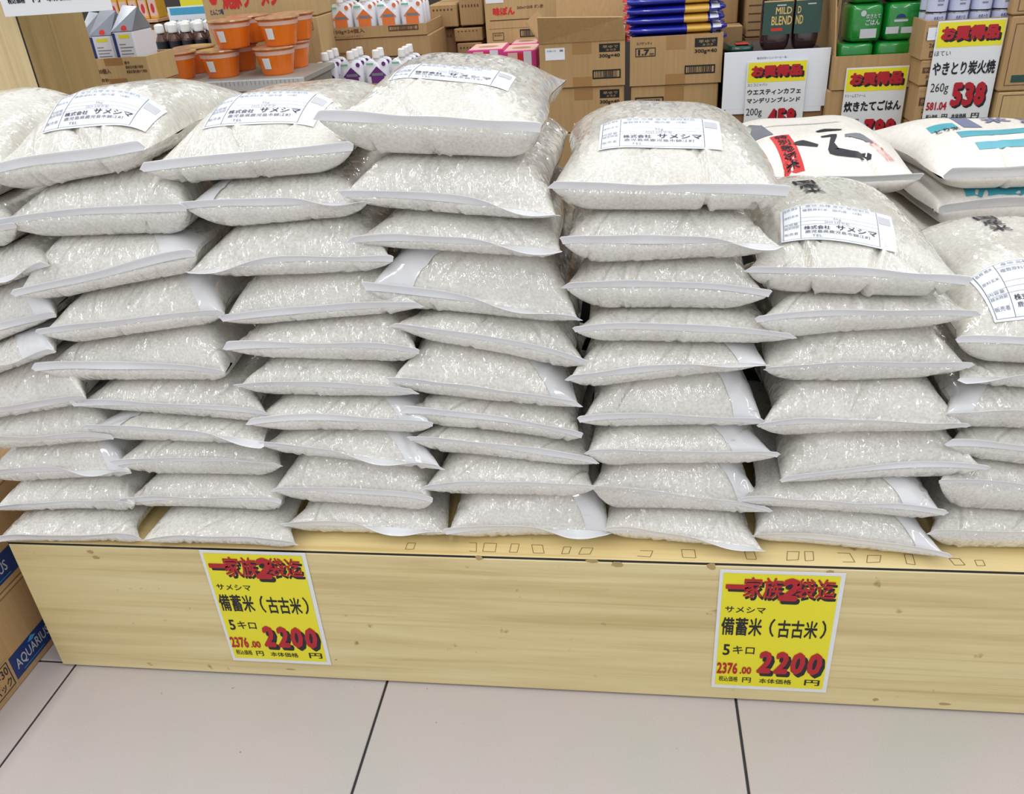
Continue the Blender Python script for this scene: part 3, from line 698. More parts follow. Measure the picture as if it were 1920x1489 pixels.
# teal printed bags: two seen whole, a third under them
def teal(label, sl, sr, seed, lowz, upz=None, L=.37):
    (b, s), (A, B) = back_bag(label, sl, sr, .50, .02, .048, L, seed, 'teal printed rice bags at the right edge', CLOTH, lowz=lowz, upz=upz, flapw=.022, lean=-.055)
    return b, s, A, B
b3, s3, A3, B3 = teal('teal printed rice bag, lowest of three at the right edge', (1735, 452), (2140, 440), 611, .565, .632)
b2, s2, A2, B2 = teal('teal printed rice bag, middle of three at the right edge', (1757, 396), (2150, 380), 612, .632, .70)
b1, s1, A1, B1 = teal('teal printed rice bag with black lettering, topmost of three at the right edge', (1772, 335), (2170, 322), 613, .70)
mp = drape_plane(b2, s2, A2[0] + .15, .533, .22, .022); draped_rect('teal_band', mp, .05, 0, 1, 1, K['teal'], b2)
mp = drape_plane(b1, s1, A1[0] + .15, .575, .20, .026); draped_rect('teal_band', mp, .1, 0, 1, 1, K['teal'], b1)
for (b, s, A, xs) in ((b1, s1, A1, 0), (b2, s2, A2, 0)):
    x0 = A[0]; org = A[2]
    mp = drape_plane(b, s, x0 + .155, .63, .22, .03)
    draped_rect('teal_band', mp, .05, 0, .95, 1, K['teal'], b)
    mp = drape_plane(b, s, x0 + .045, .68, .045, .05)
    draped_rect('teal_patch', mp, 0, .3, 1, 1, K['teal'], b)
    draped_text('lettering', mp, 'とり米', .1, 0, 1, .38, K['black'], b, bold=.02)
mp = drape_plane(b1, s1, A1[0] + .16, .71, .18, .10)
draped_rect('slate_panel', mp, .04, .1, .22, .95, K['slate'], b1)
draped_text('lettering', mp, '米', .32, .45, .58, 1.0, K['slate'], b1, bold=.03); draped_text('lettering', mp, '無洗', .62, .05, 1.0, .45, K['slate'], b1, bold=.03)
draped_text('lettering', mp, '米', .66, .5, .98, 1.0, K['slate'], b1, bold=.03)
mp = drape_plane(b1, s1, A1[0] + .10, .80, .13, .04); draped_rect('teal_patch', mp, 0, 0, 1, 1, K['teal'], b1); draped_rect('white_oval', mp, .2, .2, .8, .8, K['white'], b1, h=.0014)
# riser under the second row so that the bags stand on something
rise = thing('riser_shelf', 'low riser under the second row of rice bags, coloured dark as gap shade', 'riser', (.9, .7, DZ))  # its dark colour stands in for shade seen between the stacks
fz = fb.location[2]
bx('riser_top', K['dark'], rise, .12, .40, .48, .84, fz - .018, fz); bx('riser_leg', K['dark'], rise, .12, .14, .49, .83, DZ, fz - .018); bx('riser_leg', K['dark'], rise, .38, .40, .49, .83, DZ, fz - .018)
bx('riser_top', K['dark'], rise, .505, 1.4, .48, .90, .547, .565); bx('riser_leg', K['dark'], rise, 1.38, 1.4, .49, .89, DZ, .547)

# ================================================================ CARTONS AND GOODS
def atx(px, py, X):
    d = ROT.T @ np.array([(px - 960) / FPX, (py - 744.5) / FPX, 1.]); p = np.array([0, 0, CAMH]) + d * (X / d[0]); p[1] -= OFF
    return p
def span(px0, py0, px1, py1, Y):
    a, b, c, d = at(px0, py0, Y), at(px1, py0, Y), at(px0, py1, Y), at(px1, py1, Y)
    return (a[0] + c[0]) / 2, (b[0] + d[0]) / 2, (c[2] + d[2]) / 2, (a[2] + b[2]) / 2
def carton(label, x0, x1, y0, y1, z0, z1, m=CARD, tape=True, group=None, open_top=False, name='cardboard_carton', cat='carton', joint=True):
    t = thing(name, label, cat, ((x0 + x1) / 2, (y0 + y1) / 2, z0), group)
    if open_top:
        th = .005; org = np.array(t.location)
        v = []; f = []
        for (q, zz) in ((0, z0), (0, z1), (th, z1), (th, z0 + th)):
            v += [(x0 + q, y0 + q, zz), (x1 - q, y0 + q, zz), (x1 - q, y1 - q, zz), (x0 + q, y1 - q, zz)]
        for r in range(3):
            for k in range(4): f.append((r * 4 + k, r * 4 + (k + 1) % 4, r * 4 + 4 + (k + 1) % 4, r * 4 + 4 + k))
        f += [(3, 2, 1, 0), (12, 13, 14, 15)]
        link('carton_body', pymesh('carton_body', np.array(v) - org, f), m, t)
    else:
        bx('carton_body', m, t, x0, x1, y0, y1, z0 + .0005, z1 - .0005, .003)
        if joint: bx('flap_joint', K['cardprint'], t, x0 + .004, x1 - .004, (y0 + y1) / 2 - .0012, (y0 + y1) / 2 + .0012, z1 - .001, z1 + .0002, 0)
    P = Plane((x0, y0, z0), (1, 0, 0), (0, 0, 1), x1 - x0, z1 - z0, t)
    if tape:
        w_ = .05 / (x1 - x0) / 2
        P.rect(.5 - w_, .72, .5 + w_, .995, K['tape'], name='packing_tape'); P.rect(.5 - w_, .005, .5 + w_, .22, K['tape'], name='packing_tape')
    return t, P
def side_plane(x1, y0, y1, z0, z1, t): return Plane((x1, y0, z0), (0, 1, 0), (0, 0, 1), y1 - y0, z1 - z0, t)

# --- drink cartons on the floor, left of the platform: their long side faces the platform
CX = -1.09
for n_, (z0, z1, lab) in enumerate(((0, .178, 'drink carton with blue band, on the floor left of the platform'), (.1785, .357, 'drink carton with blue band, upper one, left of the platform'))):
    t, P = carton(lab, -1.48, CX, -.20, .20, z0, z1, CARD, tape=False, group='drink cartons beside the platform')
    S = side_plane(CX, -.20, .20, z0, z1, t)
    S.rect(.002, .085, .998, .37, K['navy'], name='blue_band')
    S.text('AQUARIUS', .40 if not n_ else .34, .15, .635 if not n_ else .575, .29, K['ltgrey'], .01)
    S.rect(.43, .115, .58, .122, K['skyblue'], h=.0008, name='thin_line')
    S.poly([(.50, .32), (.53, .36), (.56, .32), (.53, .30)], K['skyblue'], h=.0007)
    S.rect(.14, .06, .375, .40, CARD, h=.0007, name='count_panel'); S.frame(.15, .08, .36, .38, .002, K['black'], h=.0011, name='count_frame')
    S.text('500ml×30', .16, .25, .35, .35, K['black'], .01, h=.0012); S.text('ティーバッグ' if False else 'ィーパック', .16, .11, .35, .21, K['black'], .01, h=.0012)
    S.rect(.002, .955, .998, .962, K['cardprint'], name='crease_line')

# --- base island behind the rice, carries the rear cartons
BZ = .46
isl = thing('rear_display_island', 'low wooden island behind the rice carrying cartons and groceries', 'display island', (.1, 1.8, 0))
bx('island_top', K['wallm'], isl, -1.45, 2.1, 1.12, 2.5, BZ - .02, BZ); bx('island_front', K['dark'], isl, -1.45, 2.1, 1.14, 1.16, 0, BZ - .02)  # front is near-black to imitate shade in the gaps between bags
bx('island_back', PINE, isl, -1.45, 2.1, 2.46, 2.48, 0, BZ - .02)

# --- wooden end post at the upper left with white sign
a = at(68, 148, .7); b = at(35, 35, .7); xr = a[0]
post = thing('shelf_end_panel', 'pine shelf end panel rising behind the leftmost rice stack', 'shelf panel', (xr - .09, .8, 0))
PINE_SHADED = wood_mat('shaded_pine_upright', srgb(150, 128, 84), srgb(166, 142, 96), srgb(176, 152, 104), axis=2, stain=False)  # pine side of the post, its shade put into the colour
bx('panel', PINE_V, post, xr - .135, xr, .70, .704, 0, 1.5); bx('panel', PINE_SHADED, post, xr - .135, xr - .0005, .7045, .80, 0, 1.5); bx('panel', PINE_SHADED, post, xr - .135, xr - .0008, .8012, .93, 0, 1.5)
bx('edge_strip', K['black'], post, xr - .001, xr + .001, .699, .7012, 0, 1.5, 0)
q0, q1 = at(10, 32, .66), at(214, 27, .66)
sg = thing('hanging_price_card', 'white hanging price card at the top left corner', 'price sign', (q0[0], .66, q0[2]))
sw = q1[0] - q0[0]; bx('laminated_sheet', K['laminate'], sg, q0[0], q0[0] + sw, .66, .6615, q0[2], q0[2] + .26, .0003)
P = Plane((q0[0], .66, q0[2]), (1, 0, 0), (0, 0, 1), sw, .26, sg)
for s_, a0, a1 in (('税込価格', .07, .23), ('円', .30, .37), ('本体価格', .43, .66), ('円', .74, .84)): P.text(s_, a0, .085, a1, .125, K['black'], .03)
bx('sign_clip', K['railgrey'], sg, q0[0] + sw * .1, q0[0] + sw * .16, .6618, .699, q0[2] + .2, q0[2] + .215, .001)
x0, x1, z0, z1 = span(-40, 130, 5, 260, .75)
t, P = carton('red carton at the left edge behind the shelf end panel', xr - .30, xr - .145, .72, .9, .293, z1, mat('deep_red_card', srgb(150, 24, 30), .5), tape=False)
bx('carton_stand', CARD, t, xr - .30, xr - .145, .72, .9, 0, .2925)

# --- small carton with white paper packs, left
YA = 1.13
x0, x1, z0, z1 = span(176, 108, 280, 158, YA)
t, P = carton('open brown carton holding white and blue packs, beside the pine end panel', x0 - .03, x1, YA, YA + .145, z0, z1, CARD_L, open_top=True)
P.text('.30個入', .22, .42, .42, .62, K['cardprint'], .02); P.text('合計', .24, .12, .36, .26, K['cardprint'], .02)
for i in range(3): P.text(['要冷', '直射日光避け保存', '高温多湿を避けて保存'][i], .66, .74 - i * .17, [.74, .93, .97][i], .86 - i * .17, K['cardprint'], .02)
bx('carton_stand', CARD_D, t, x0 - .03, x1, YA + .004, YA + .145, BZ, z0 - .001)
for i, (pa, pb, pt, pbm) in enumerate(((158, 184, 70, 118), (178, 222, 66, 114), (220, 262, 58, 108))):
    Y_ = YA + .012 + .008 * (2 - i)
    a, b = at(pa, pbm, Y_), at(pb, pbm, Y_); top = at((pa + pb) / 2, pt, Y_)
    w_ = (b[0] - a[0]) * .94; xm = (a[0] + b[0]) / 2; zb = z0 + .006; zt = top[2]
    p = thing('paper_pack', 'white and blue gabled pack in the small carton, ' + ['leftmost of three', 'middle of three', 'rightmost of three'][i], 'food pack', (xm, Y_ + .05, zb), 'white and blue packs')
    bx('pack_body', K['pouch'], p, xm - w_ / 2, xm + w_ / 2, Y_, Y_ + .1, zb, zt, .004)
    Q = Plane((xm - w_ / 2, Y_, zb), (1, 0, 0), (0, 0, 1), w_, zt - zb, p)
    Q.rect(.0, .0, .14, .97, K['navy'], name='blue_stripe'); Q.rect(.3, .86, .8, .93, K['yellow'], name='yellow_patch')
    for r_ in range(7): Q.rect(.24, .34 + r_ * .065, .24 + [.5, .6, .42, .58, .5, .62, .3][r_], .36 + r_ * .065, K['grey'], name='text_line')
    v = [(-w_ / 2, -.05, zt - zb), (w_ / 2, -.05, zt - zb), (w_ / 2, .05, zt - zb), (-w_ / 2, .05, zt - zb), (-w_ / 2 * .9, .03, zt - zb + .055), (w_ / 2 * .35, .035, zt - zb + .05)]
    link('film_top', pymesh('film_top', v, [(0, 1, 5, 4), (1, 2, 5), (2, 3, 4, 5), (3, 0, 4)]), K['foilgrey'], p)
    link('red_spot', pymesh('red_spot', [(w_ * .1 + .008 * math.cos(k), -.046 + .003 * math.sin(k), zt - zb + .006 + .007 * math.sin(k)) for k in [q * math.tau / 10 for q in range(10)]], [tuple(range(10))]), K['redlab'], p)

# --- far shelf with brown boxes at the upper left
YF = 2.65
fsx0, fsx1, _, _ = span(205, 40, 312, 150, YF)
far = thing('far_shelf', 'far wooden shelf with small boxes at the upper left', 'shelf', ((fsx0 + fsx1) / 2, YF + .2, 0))
fz0 = at(260, 37, YF)[2]
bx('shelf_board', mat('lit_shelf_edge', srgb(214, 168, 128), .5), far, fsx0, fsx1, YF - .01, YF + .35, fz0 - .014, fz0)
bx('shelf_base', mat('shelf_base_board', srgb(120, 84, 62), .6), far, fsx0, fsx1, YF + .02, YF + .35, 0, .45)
bh = (fz0 - .018 - .4515) / 5; bw = (fsx1 - fsx0) / 2
for r_ in range(5):
    for c_ in range(2):
        t, P = carton('brown tinted carton under the far shelf board, %s column, %s layer' % (['left', 'right'][c_], ['lowest', 'second', 'middle', 'fourth', 'top'][r_]), fsx0 + bw * c_ + .002, fsx0 + bw * (c_ + 1) - .002, YF, YF + .33, .4515 + bh * r_, .4515 + bh * (r_ + 1) - .001, CARD_D if (r_ + c_) % 2 else card_mat('reddish_card', srgb(146, 96, 70)), tape=False, group='brown cartons under the far shelf')
        P.rect(.2, .35, .75, .6, K['cardprint'])
for i in range(6):
    a = fsx0 + .005 + (fsx1 - fsx0) / 6 * i; wv = (fsx1 - fsx0) / 6 - .006
    t = thing('snack_packet', 'pink and yellow packet on the far shelf board, ' + ['leftmost', 'second from left', 'third from left', 'fourth from left', 'second from right', 'rightmost'][i], 'food packet', (a + wv / 2, YF + .05, fz0), 'packets on the far shelf')
    bx('packet', K['yellow'] if 0 else mat('yellow_orange_packet', srgb(232, 176, 60), .4, var=.2), t, a, a + wv, YF + .01, YF + .09, fz0, fz0 + .1, .003)
    Q = Plane((a, YF + .01, fz0), (1, 0, 0), (0, 0, 1), wv, .1, t); Q.rect(.06, .1, .94, .72, K['palepink']); Q.poly([(.3 + .22 * math.cos(k * .8) + .2, .4 + .2 * math.sin(k * .8)) for k in range(8)], K['redlab'])
q = at(275, 102, YF - .06); t = thing('shelf_tag', 'small blank pale tag hanging in front of the far brown cartons', 'tag', (q[0], YF - .02, q[2])); bx('tag_card', K['cream'], t, q[0], q[0] + .052, YF - .022, YF - .02, q[2], q[2] + .09, .0003); bx('tag_holder', K['railgrey'], t, q[0] + .02, q[0] + .03, YF - .0195, YF - .0005, q[2] + .07, q[2] + .08, 0)

# --- dressing bottles and their sign
YJ = 2.1
jb = at(350, 108, YJ)[2] - .04
js = thing('bottle_shelf', 'dark shelf under the dressing bottles', 'shelf', (at(350, 108, YJ)[0], YJ + .1, BZ))
xa, xb = at(292, 105, YJ)[0], at(470, 105, YJ)[0]
bx('shelf_board', K['dark'], js, xa, xb, YJ - .03, YJ + .22, jb - .02, jb); bx('shelf_side', K['dark'], js, xa, xa + .02, YJ - .02, YJ + .2, BZ, jb - .02); bx('shelf_side', K['dark'], js, xb - .02, xb, YJ - .02, YJ + .2, BZ, jb - .02)
bottle = lathe('bottle_body', [(.0195, 0), (.022, .006), (.022, .09), (.019, .105), (.012, .12), (.012, .128)], 16)
bcap = lathe('cap', [(.0155, .126), (.0165, .13), (.0165, .15), (.014, .154), (.006, .157)], 16); blab = lathe('bottle_label', [(.0224, .07), (.0226, .071), (.0226, .098), (.022, .099)], 16)
proto = None; bc = 0
for r_ in range(3):
    for i in range(7):
        x = xa + .035 + i * .05 + (r_ % 2) * .012; y = YJ + .008 + r_ * .055
        if x > xb - .03: continue
        if proto is None:
            proto = thing('dressing_bottle', 'white capped dressing bottle behind the orange cups, front row, first from left', 'bottle', (x, y, jb), 'dressing bottles')
            link('bottle_body', bottle, K['amber'], proto); link('cap', bcap, K['cap'], proto); link('bottle_label', blab, K['black'], proto)
        else:
            o = proto.copy(); COL.objects.link(o); o.location = (x, y, jb)
            o['label'] = 'white capped dressing bottle behind the orange cups, %s row, %s from left' % (['front', 'middle', 'rear'][r_], ['first', 'second', 'third', 'fourth', 'fifth', 'sixth', 'seventh'][i])
            for ch in proto.children: c_ = ch.copy(); COL.objects.link(c_); c_.parent = o
q0, q1 = at(333, 62, YJ + .2), at(394, 14, YJ + .2)
t = thing('dressing_price_card', 'pale price card with blue header behind the dressing bottles', 'price sign', (q0[0], YJ + .2, jb))
bx('card_sheet', mat('pale_blue_card', srgb(226, 232, 238), .4, var=.01), t, q0[0] - .02, q1[0] + .02, YJ + .2, YJ + .202, q0[2] - .02, q1[2] + .01, .0003); bx('card_stem', K['railgrey'], t, q0[0] + .03, q0[0] + .036, YJ + .203, YJ + .207, jb, q0[2])
P = Plane((q0[0] - .02, YJ + .2, q0[2] - .02), (1, 0, 0), (0, 0, 1), q1[0] - q0[0] + .04, q1[2] - q0[2] + .03, t)
P.rect(.05, .74, .97, .96, K['skyblue'], name='blue_header'); P.text('ザ・ドレッシング', .08, .50, .95, .60, K['black']); P.text('294', .44, .24, .98, .44, K['red'], .05); P.text('円', .1, .28, .18, .36, K['red']); P.text('税込価格', .5, .12, .9, .19, K['black'])
q = at(360, 8, 2.6); t = thing('yellow_poster', 'yellow poster at the top edge behind the dressing price card', 'poster', (q[0] + .1, 2.6, q[2]))
bx('poster_sheet', K['yellow'], t, q[0] - .05, q[0] + .25, 2.6, 2.602, q[2] - .01, q[2] + .3, 0); bx('poster_stand', K['dark'], t, q[0] + .08, q[0] + .1, 2.603, 2.62, 0, q[2] + .2)

# --- ramen cartons
YR = 1.62
x0, x1, z0, z1 = span(384, 44, 592, 30, YR); zl = at(490, 36, YR)[2]; x0, x1 = at(386, 36, YR)[0], at(594, 26, YR)[0]
h_ = .185
for k, lab in enumerate(('brown noodle carton printed with red lettering and a bowl emblem', 'brown noodle carton with a faint oval print behind the orange cups')):
    zb = zl if k == 0 else zl - h_ - .001
    t, P = carton(lab, x0, x1, YR, YR + .29, zb, zb + h_, CARD_L, tape=False, group='noodle cartons')
    if k == 0:
        P.text('焼豚ラーメン', .18, .17, .69, .49, K['redlab'], .05)
        P.poly([(.055, .46), (.15, .46), (.135, .30), (.12, .25), (.085, .25), (.07, .30)], K['redlab'], name='bowl_emblem'); P.text('焼豚', .075, .33, .13, .41, CARD_L, .01, h=.0012)
        P.text('とんこつ味', .055, .10, .175, .19, K['navy'], .03); P.barcode(.73, .3, .94, .85, K['black'])
    else:
        o = [(.15 + .10 * math.cos(q * math.tau / 24), .72 + .12 * math.sin(q * math.tau / 24)) for q in range(24)]; i_ = [(.15 + .09 * math.cos(q * math.tau / 24), .72 + .105 * math.sin(q * math.tau / 24)) for q in range(24)]
        v = [P.pt(a_, b_, .0006) for a_, b_ in o + i_]; link('oval_print', pymesh('oval_print', v, [(q, (q + 1) % 24, 24 + (q + 1) % 24, 24 + q) for q in range(24)]), K['cardprint'], t)
        P.text('こだわり', .09, .68, .21, .76, K['cardprint']); P.text('マルタイ 焼豚ラーメン とんこつ味', .28, .80, .72, .88, K['cardprint'], .01); P.frame(.85, .80, .95, .92, .0015, K['cardprint']); P.text('12食入', .86, .82, .94, .9, K['cardprint'])
zz = zl - h_ - .002
bk = 0
while zz > BZ + .02:
    nz = max(BZ, zz - h_); bk += 1; carton('plain brown noodle carton, %s below the oval print carton' % ['', 'first', 'second', 'third'][bk], x0, x1, YR, YR + .29, nz, zz - .001, CARD_L, tape=False, group='noodle cartons low in the pile'); zz = nz - .0

# --- orange noodle cups on a metal shelf
YC = 1.30
cz = at(540, 143, YC)[2]
xs0, xs1 = at(284, 150, YC)[0], at(576, 150, YC)[0]
ms = thing('metal_shelf', 'grey metal shelf with price rail under the orange noodle cups', 'shelf', ((xs0 + xs1) / 2, YC + .14, BZ))
bx('shelf_deck', K['railgrey'], ms, xs0, xs1, YC - .02, YC + .25, cz - .016, cz); bx('price_rail', K['ltgrey'], ms, xs0, xs1, YC - .026, YC - .0205, cz - .03, cz - .002, .001)
for xk in (xs0 + .01, xs1 - .03): bx('shelf_leg', K['railgrey'], ms, xk, xk + .02, YC, YC + .24, BZ, cz - .016)
for i in range(26):
    xk = xs0 + .2 + i * .012
    if xk < xs1 - .01: bx('rail_tick', K['grey'], ms, xk, xk + .001, YC - .0266, YC - .026, cz - .014, cz - .004, 0)
cr = .0555; chh = .072
cup = lathe('cup_wrap', [(cr * .72, 0), (cr * .75, .003), (cr * .97, chh - .01), (cr, chh - .006)], 28); cdark = lathe('cup_back', [(cr * .7, .001), (cr * .72, .002)], 12)
clid = lathe('lid', [(cr * 1.06, chh - .006), (cr * 1.09, chh - .004), (cr * 1.06, chh - .001), (cr * .9, chh)], 28)
def patch_mesh():
    v, f = [], []
    for i in range(5):
        a_ = -math.pi / 2 - .42 + .44 * i / 4
        for zc_ in (.018, .046):
            rr_ = cr * (.75 + (.22) * (zc_ / (chh - .01))) + .0008; v.append((rr_ * math.cos(a_), rr_ * math.sin(a_), zc_))
    for i in range(4): f.append((2 * i, 2 * i + 2, 2 * i + 3, 2 * i + 1))
    return pymesh('white_patch', v, f)
cpatch = patch_mesh()
def band_mesh():
    v, f = [], []
    for i in range(25):
        a_ = math.tau * i / 24
        for zc_ in (.052, .062):
            rr_ = cr * (.75 + .22 * (zc_ / (chh - .01))) + .0006; v.append((rr_ * math.cos(a_), rr_ * math.sin(a_), zc_))
    for i in range(24): f.append((2 * i, 2 * i + 2, 2 * i + 3, 2 * i + 1))
    return pymesh('pale_band', v, f)
cband = band_mesh()
proto = None
def put_cup(x, y, z, lab):
    global proto
    if proto is None:
        proto = thing('noodle_cup', lab, 'noodle cup', (x, y, z), 'orange noodle cups')
        link('cup_wrap', cup, K['orange'], proto); link('lid', clid, K['lid'], proto); link('white_patch', cpatch, K['white'], proto); link('pale_band', cband, K['palepink'], proto)
        return
    o = proto.copy(); COL.objects.link(o); o.location = (x, y, z); o['label'] = lab
    for ch in proto.children: c_ = ch.copy(); COL.objects.link(c_); c_.parent = o
cx_ = [at(px, 120, YC + .06)[0] for px in (331, 415, 519)]; wds = ['left', 'middle', 'right']
for i, x in enumerate(cx_):
    for r_ in range(2): put_cup(x + .0, YC + .062 + r_ * .122, cz, 'orange noodle cup, %s of the lower layer, %s row' % (wds[i], ['front', 'rear'][r_]))
for i, px in enumerate((442, 520)):
    for r_ in range(2): put_cup(at(px, 80, YC + .07)[0] + (.012 if i else -.006), YC + .07 + r_ * .122, cz + chh + .0005, 'orange noodle cup, %s of the upper layer, %s row' % (['left', 'right'][i], ['front', 'rear'][r_]))

# --- spouted pouches on cartons
def pouch_set(w_, h_, pr_name):
    body = superpack('pouch_body', w_, .034, h_, 4, 4.5, 20, crimp=.75)
    spout = lathe('cap', [(.0075, h_ - .006), (.0075, h_), (.0105, h_ + .001), (.0115, h_ + .004), (.0105, h_ + .022), (.008, h_ + .025)], 14)
    v = [(-.018, 0, .02), (.018, 0, .02), (.018, 0, .045), (0, 0, .062), (-.018, 0, .045)]
    return body, spout
pb, psn = pouch_set(.072, .094, '')
def pouch(x, y, z, lab, grp, pm, cap_on=True, protos={}):
    key = pm.name
    if key not in protos:
        p = thing('spouted_pouch', lab, 'pouch', (x, y, z), grp); protos[key] = p
        link('pouch_body', pb, K['pouch'], p)
        c_ = link('cap', psn, K['cap'], p)
        Q = Plane((x - .036, y - .0178, z), (1, 0, 0), (0, 0, 1), .072, .094, p)
        Q.poly([(.25, .22), (.8, .22), (.8, .5), (.9, .52), (.53, .8), (.15, .52), (.25, .5)], pm, name='house_print'); Q.poly([(.12 + .07 * math.cos(k), .2 + .06 * math.sin(k)) for k in [q * math.tau / 10 for q in range(10)]], K['palepink'], name='round_print')
        Q.rect(.1, .84, .4, .9, K['mint'], h=-.001, name='green_print'); Q.poly([(.83 + .09 * math.cos(k), .86 + .07 * math.sin(k)) for k in [q * math.tau / 10 for q in range(10)]], pm, h=-.001, name='fruit_print')
        Q.rect(.3, .52, .78, .60, K['grey'], h=.001, name='text_line')
        return p
    s_ = protos[key]; o = s_.copy(); COL.objects.link(o); o.location = (x, y, z); o['label'] = lab
    for ch in s_.children: c_ = ch.copy(); COL.objects.link(c_); c_.parent = o
    return o
YP = 1.75
x0, x1, zb, zt = span(616, 74, 802, 50, YP); x0, x1 = at(614, 60, YP)[0], at(800, 55, YP)[0]; zt = at(700, 49, YP)[2]; zb = at(700, 70, YP)[2]
t, P = carton('open brown carton displaying white pouches with orange print', x0, x1, YP, YP + .3, zb, zt, CARD, tape=False, open_top=True)
P.text('150g×24個入', .06, .4, .38, .85, K['cardprint'], .02); P.text('おいしいこんにゃくゼリー', .06, .08, .36, .3, K['cardprint'], .01); P.barcode(.62, .45, .92, .95, K['cardprint'])
pw = (x1 - x0 - .014) / 4; N4 = ['far left', 'second from left', 'third from left', 'far right']
for i in range(4):
    for r_ in range(3):
        pouch(x0 + .007 + pw * (i + .5), YP + .025 + r_ * .045, zb + .006 + (0 if r_ == 0 else .003), 'white pouch with orange print, %s, %s' % (N4[i], ['front row', 'second row', 'third row'][r_]), 'orange printed pouches', K['oprint'])
zz = zb - .001; h2 = zz - at(700, 150, YP)[2]
t, P = carton('brown carton with black barcode under the orange printed pouches', x0 + .005, x1 + .006, YP + .004, YP + .32, zz - h2, zz, CARD, tape=False)
P.text('ZERO 蒟蒻ゼリー', .07, .62, .33, .70, K['cardprint'], .01); P.barcode(.5, .15, .9, .55, K['black'])
carton('plain brown carton at the bottom of the pouch pile', x0 + .003, x1 + .004, YP + .006, YP + .32, BZ, zz - h2 - .001, CARD, tape=False)
YQ = 1.57
xq0, xq1 = at(586, 128, YQ)[0], at(778, 118, YQ)[0]; zq = at(680, 115, YQ)[2] - .092
t, P = carton('low open carton holding white pouches with purple print', xq0 - .01, xq1 + .01, YQ - .012, YQ + .172, zq - .09, zq + .03, CARD, tape=False, open_top=True)
bx('carton_stand', CARD_D, t, xq0 - .01, xq1 + .01, YQ - .008, YQ + .172, BZ, zq - .091)
pw = (xq1 - xq0) / 4
for i in range(4):
    for r_ in range(3 if i != 2 else 2):
        pouch(xq0 + pw * (i + .5), YQ + .012 + r_ * .05, zq - .084 + .086, 'white pouch with purple print, %s, %s' % (N4[i], ['front row', 'second row', 'third row'][r_]), 'purple printed pouches', K['purple'])

# --- dim cartons in the middle
YM = 2.0
def pcarton(label, px0, pyt, px1, pyb, Y, depth, m=CARD, **kw):
    x0, x1, z0, z1 = span(px0, pyt, px1, pyb, Y)
    return carton(label, x0, x1, Y, Y + depth, z0, z1, m, **kw), (x0, x1, z0, z1)
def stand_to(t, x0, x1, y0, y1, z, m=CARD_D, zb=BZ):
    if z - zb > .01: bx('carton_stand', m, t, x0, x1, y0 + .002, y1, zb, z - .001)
D_ = (('brown carton with a rounded flap edge in the dim middle pile, upper left', 806, 8, 858, 52, 2.0), ('brown carton with dotted print in the dim middle pile, upper right', 860, -40, 904, 48, 2.0),
      ('dark brown carton, left one of the lower middle pile', 810, 54, 856, 112, 2.03), ('brown carton below the dotted one in the middle pile', 852, 52, 905, 78, 2.0), ('brown carton with dotted print, lowest of the middle pile', 858, 80, 905, 118, 2.0))
for lab, a_, b_, c_, d_, Y in D_:
    (t, P), (x0, x1, z0, z1) = pcarton(lab, a_, b_, c_, d_, Y, .28, CARD_D if 'dark' in lab else CARD, tape=False)
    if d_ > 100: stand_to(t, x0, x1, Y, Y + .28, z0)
    for k in range(6): P.rect(.12 + k * .13, .72 if 'upper right' not in lab else .40, .18 + k * .13, .80 if 'upper right' not in lab else .46, K['cardprint'], name='dotted_print')
(t, P), (x0, x1, z0, z1) = pcarton('large brown vinegar sauce carton with red lettering, behind the pink boxes', 908, -60, 1062, 82, 1.9, .3, CARD_L, tape=False)
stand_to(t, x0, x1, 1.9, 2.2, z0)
u = lambda py: (at(960, py, 1.9)[2] - z0) / (z1 - z0)
P.text('味ぽん', .10, u(28), .37, u(12), K['redlab'], .05); P.text('360ml×20本 ポン酢', .40, u(18), .72, u(11), K['cardprint'], .01)
P.rect(.06, u(38), .9, u(36), K['cardprint'], name='flap_line'); P.rect(.04, u(53), .99, u(52.4), K['cardprint'], name='crease_line')
P.frame(.08, u(75), .22, u(60), .002, K['cardprint']); P.text('開封後要冷', .10, u(67), .2, u(63), K['cardprint']); P.barcode(.42, u(71), .72, u(56), K['black'])
P.rect(.02, u(4), .24, u(-12), K['white'], h=.001, name='white_label')
YK = 1.62
for i, (pa, pc, pt, pb_, lab) in enumerate(((877, 944, 93, 112, 'pink and white box, left of three beside the vinegar sauce carton'), (942, 1006, 95, 113, 'pink and white box, front right of three'), (958, 1008, 84, 96, 'pink and white box, rear right of three'))):
    Y = YK + (.0 if i < 2 else .17)
    x0, x1, z0, z1 = span(pa, pt, pc, pb_, Y)
    if i == 2: z1 = pz1; z0 = pz1 - .05
    pz1 = z1; z0 = z1 - .05
    t = thing('pink_box', lab, 'food box', ((x0 + x1) / 2, Y + .075, z0), 'pink boxes'); bx('box_body', K['pink'], t, x0, x1, Y, Y + .15, z0, z1, .002); bx('top_print', K['palepink'], t, x0 + .004, x1 - .004, Y + .004, Y + .146, z1 - .0006, z1 + .0004, 0)
    Q = Plane((x0, Y, z0), (1, 0, 0), (0, 0, 1), x1 - x0, z1 - z0, t); Q.rect(.16, .4, .44, .9, K['palepink']); Q.rect(.62, .1, .85, .95, K['pouch']); Q.rect(.45, .2, .6, .85, K['redlab'])
    T = Plane((x0, Y, z1), (1, 0, 0), (0, 1, 0), x1 - x0, .15, t); T.poly([(.5 + .3 * math.cos(k), .45 + .16 * math.sin(k)) for k in [q * math.tau / 12 for q in range(12)]], mat('tan_print', srgb(180, 132, 104), .5), name='oval_print')
x0, x1 = at(874, 110, YK)[0], at(1010, 110, YK)[0]; zp = pz1 - .05
t, P = carton('brown carton under the pink boxes', x0, x1, YK - .005, YK + .27, BZ, zp - .001, CARD)

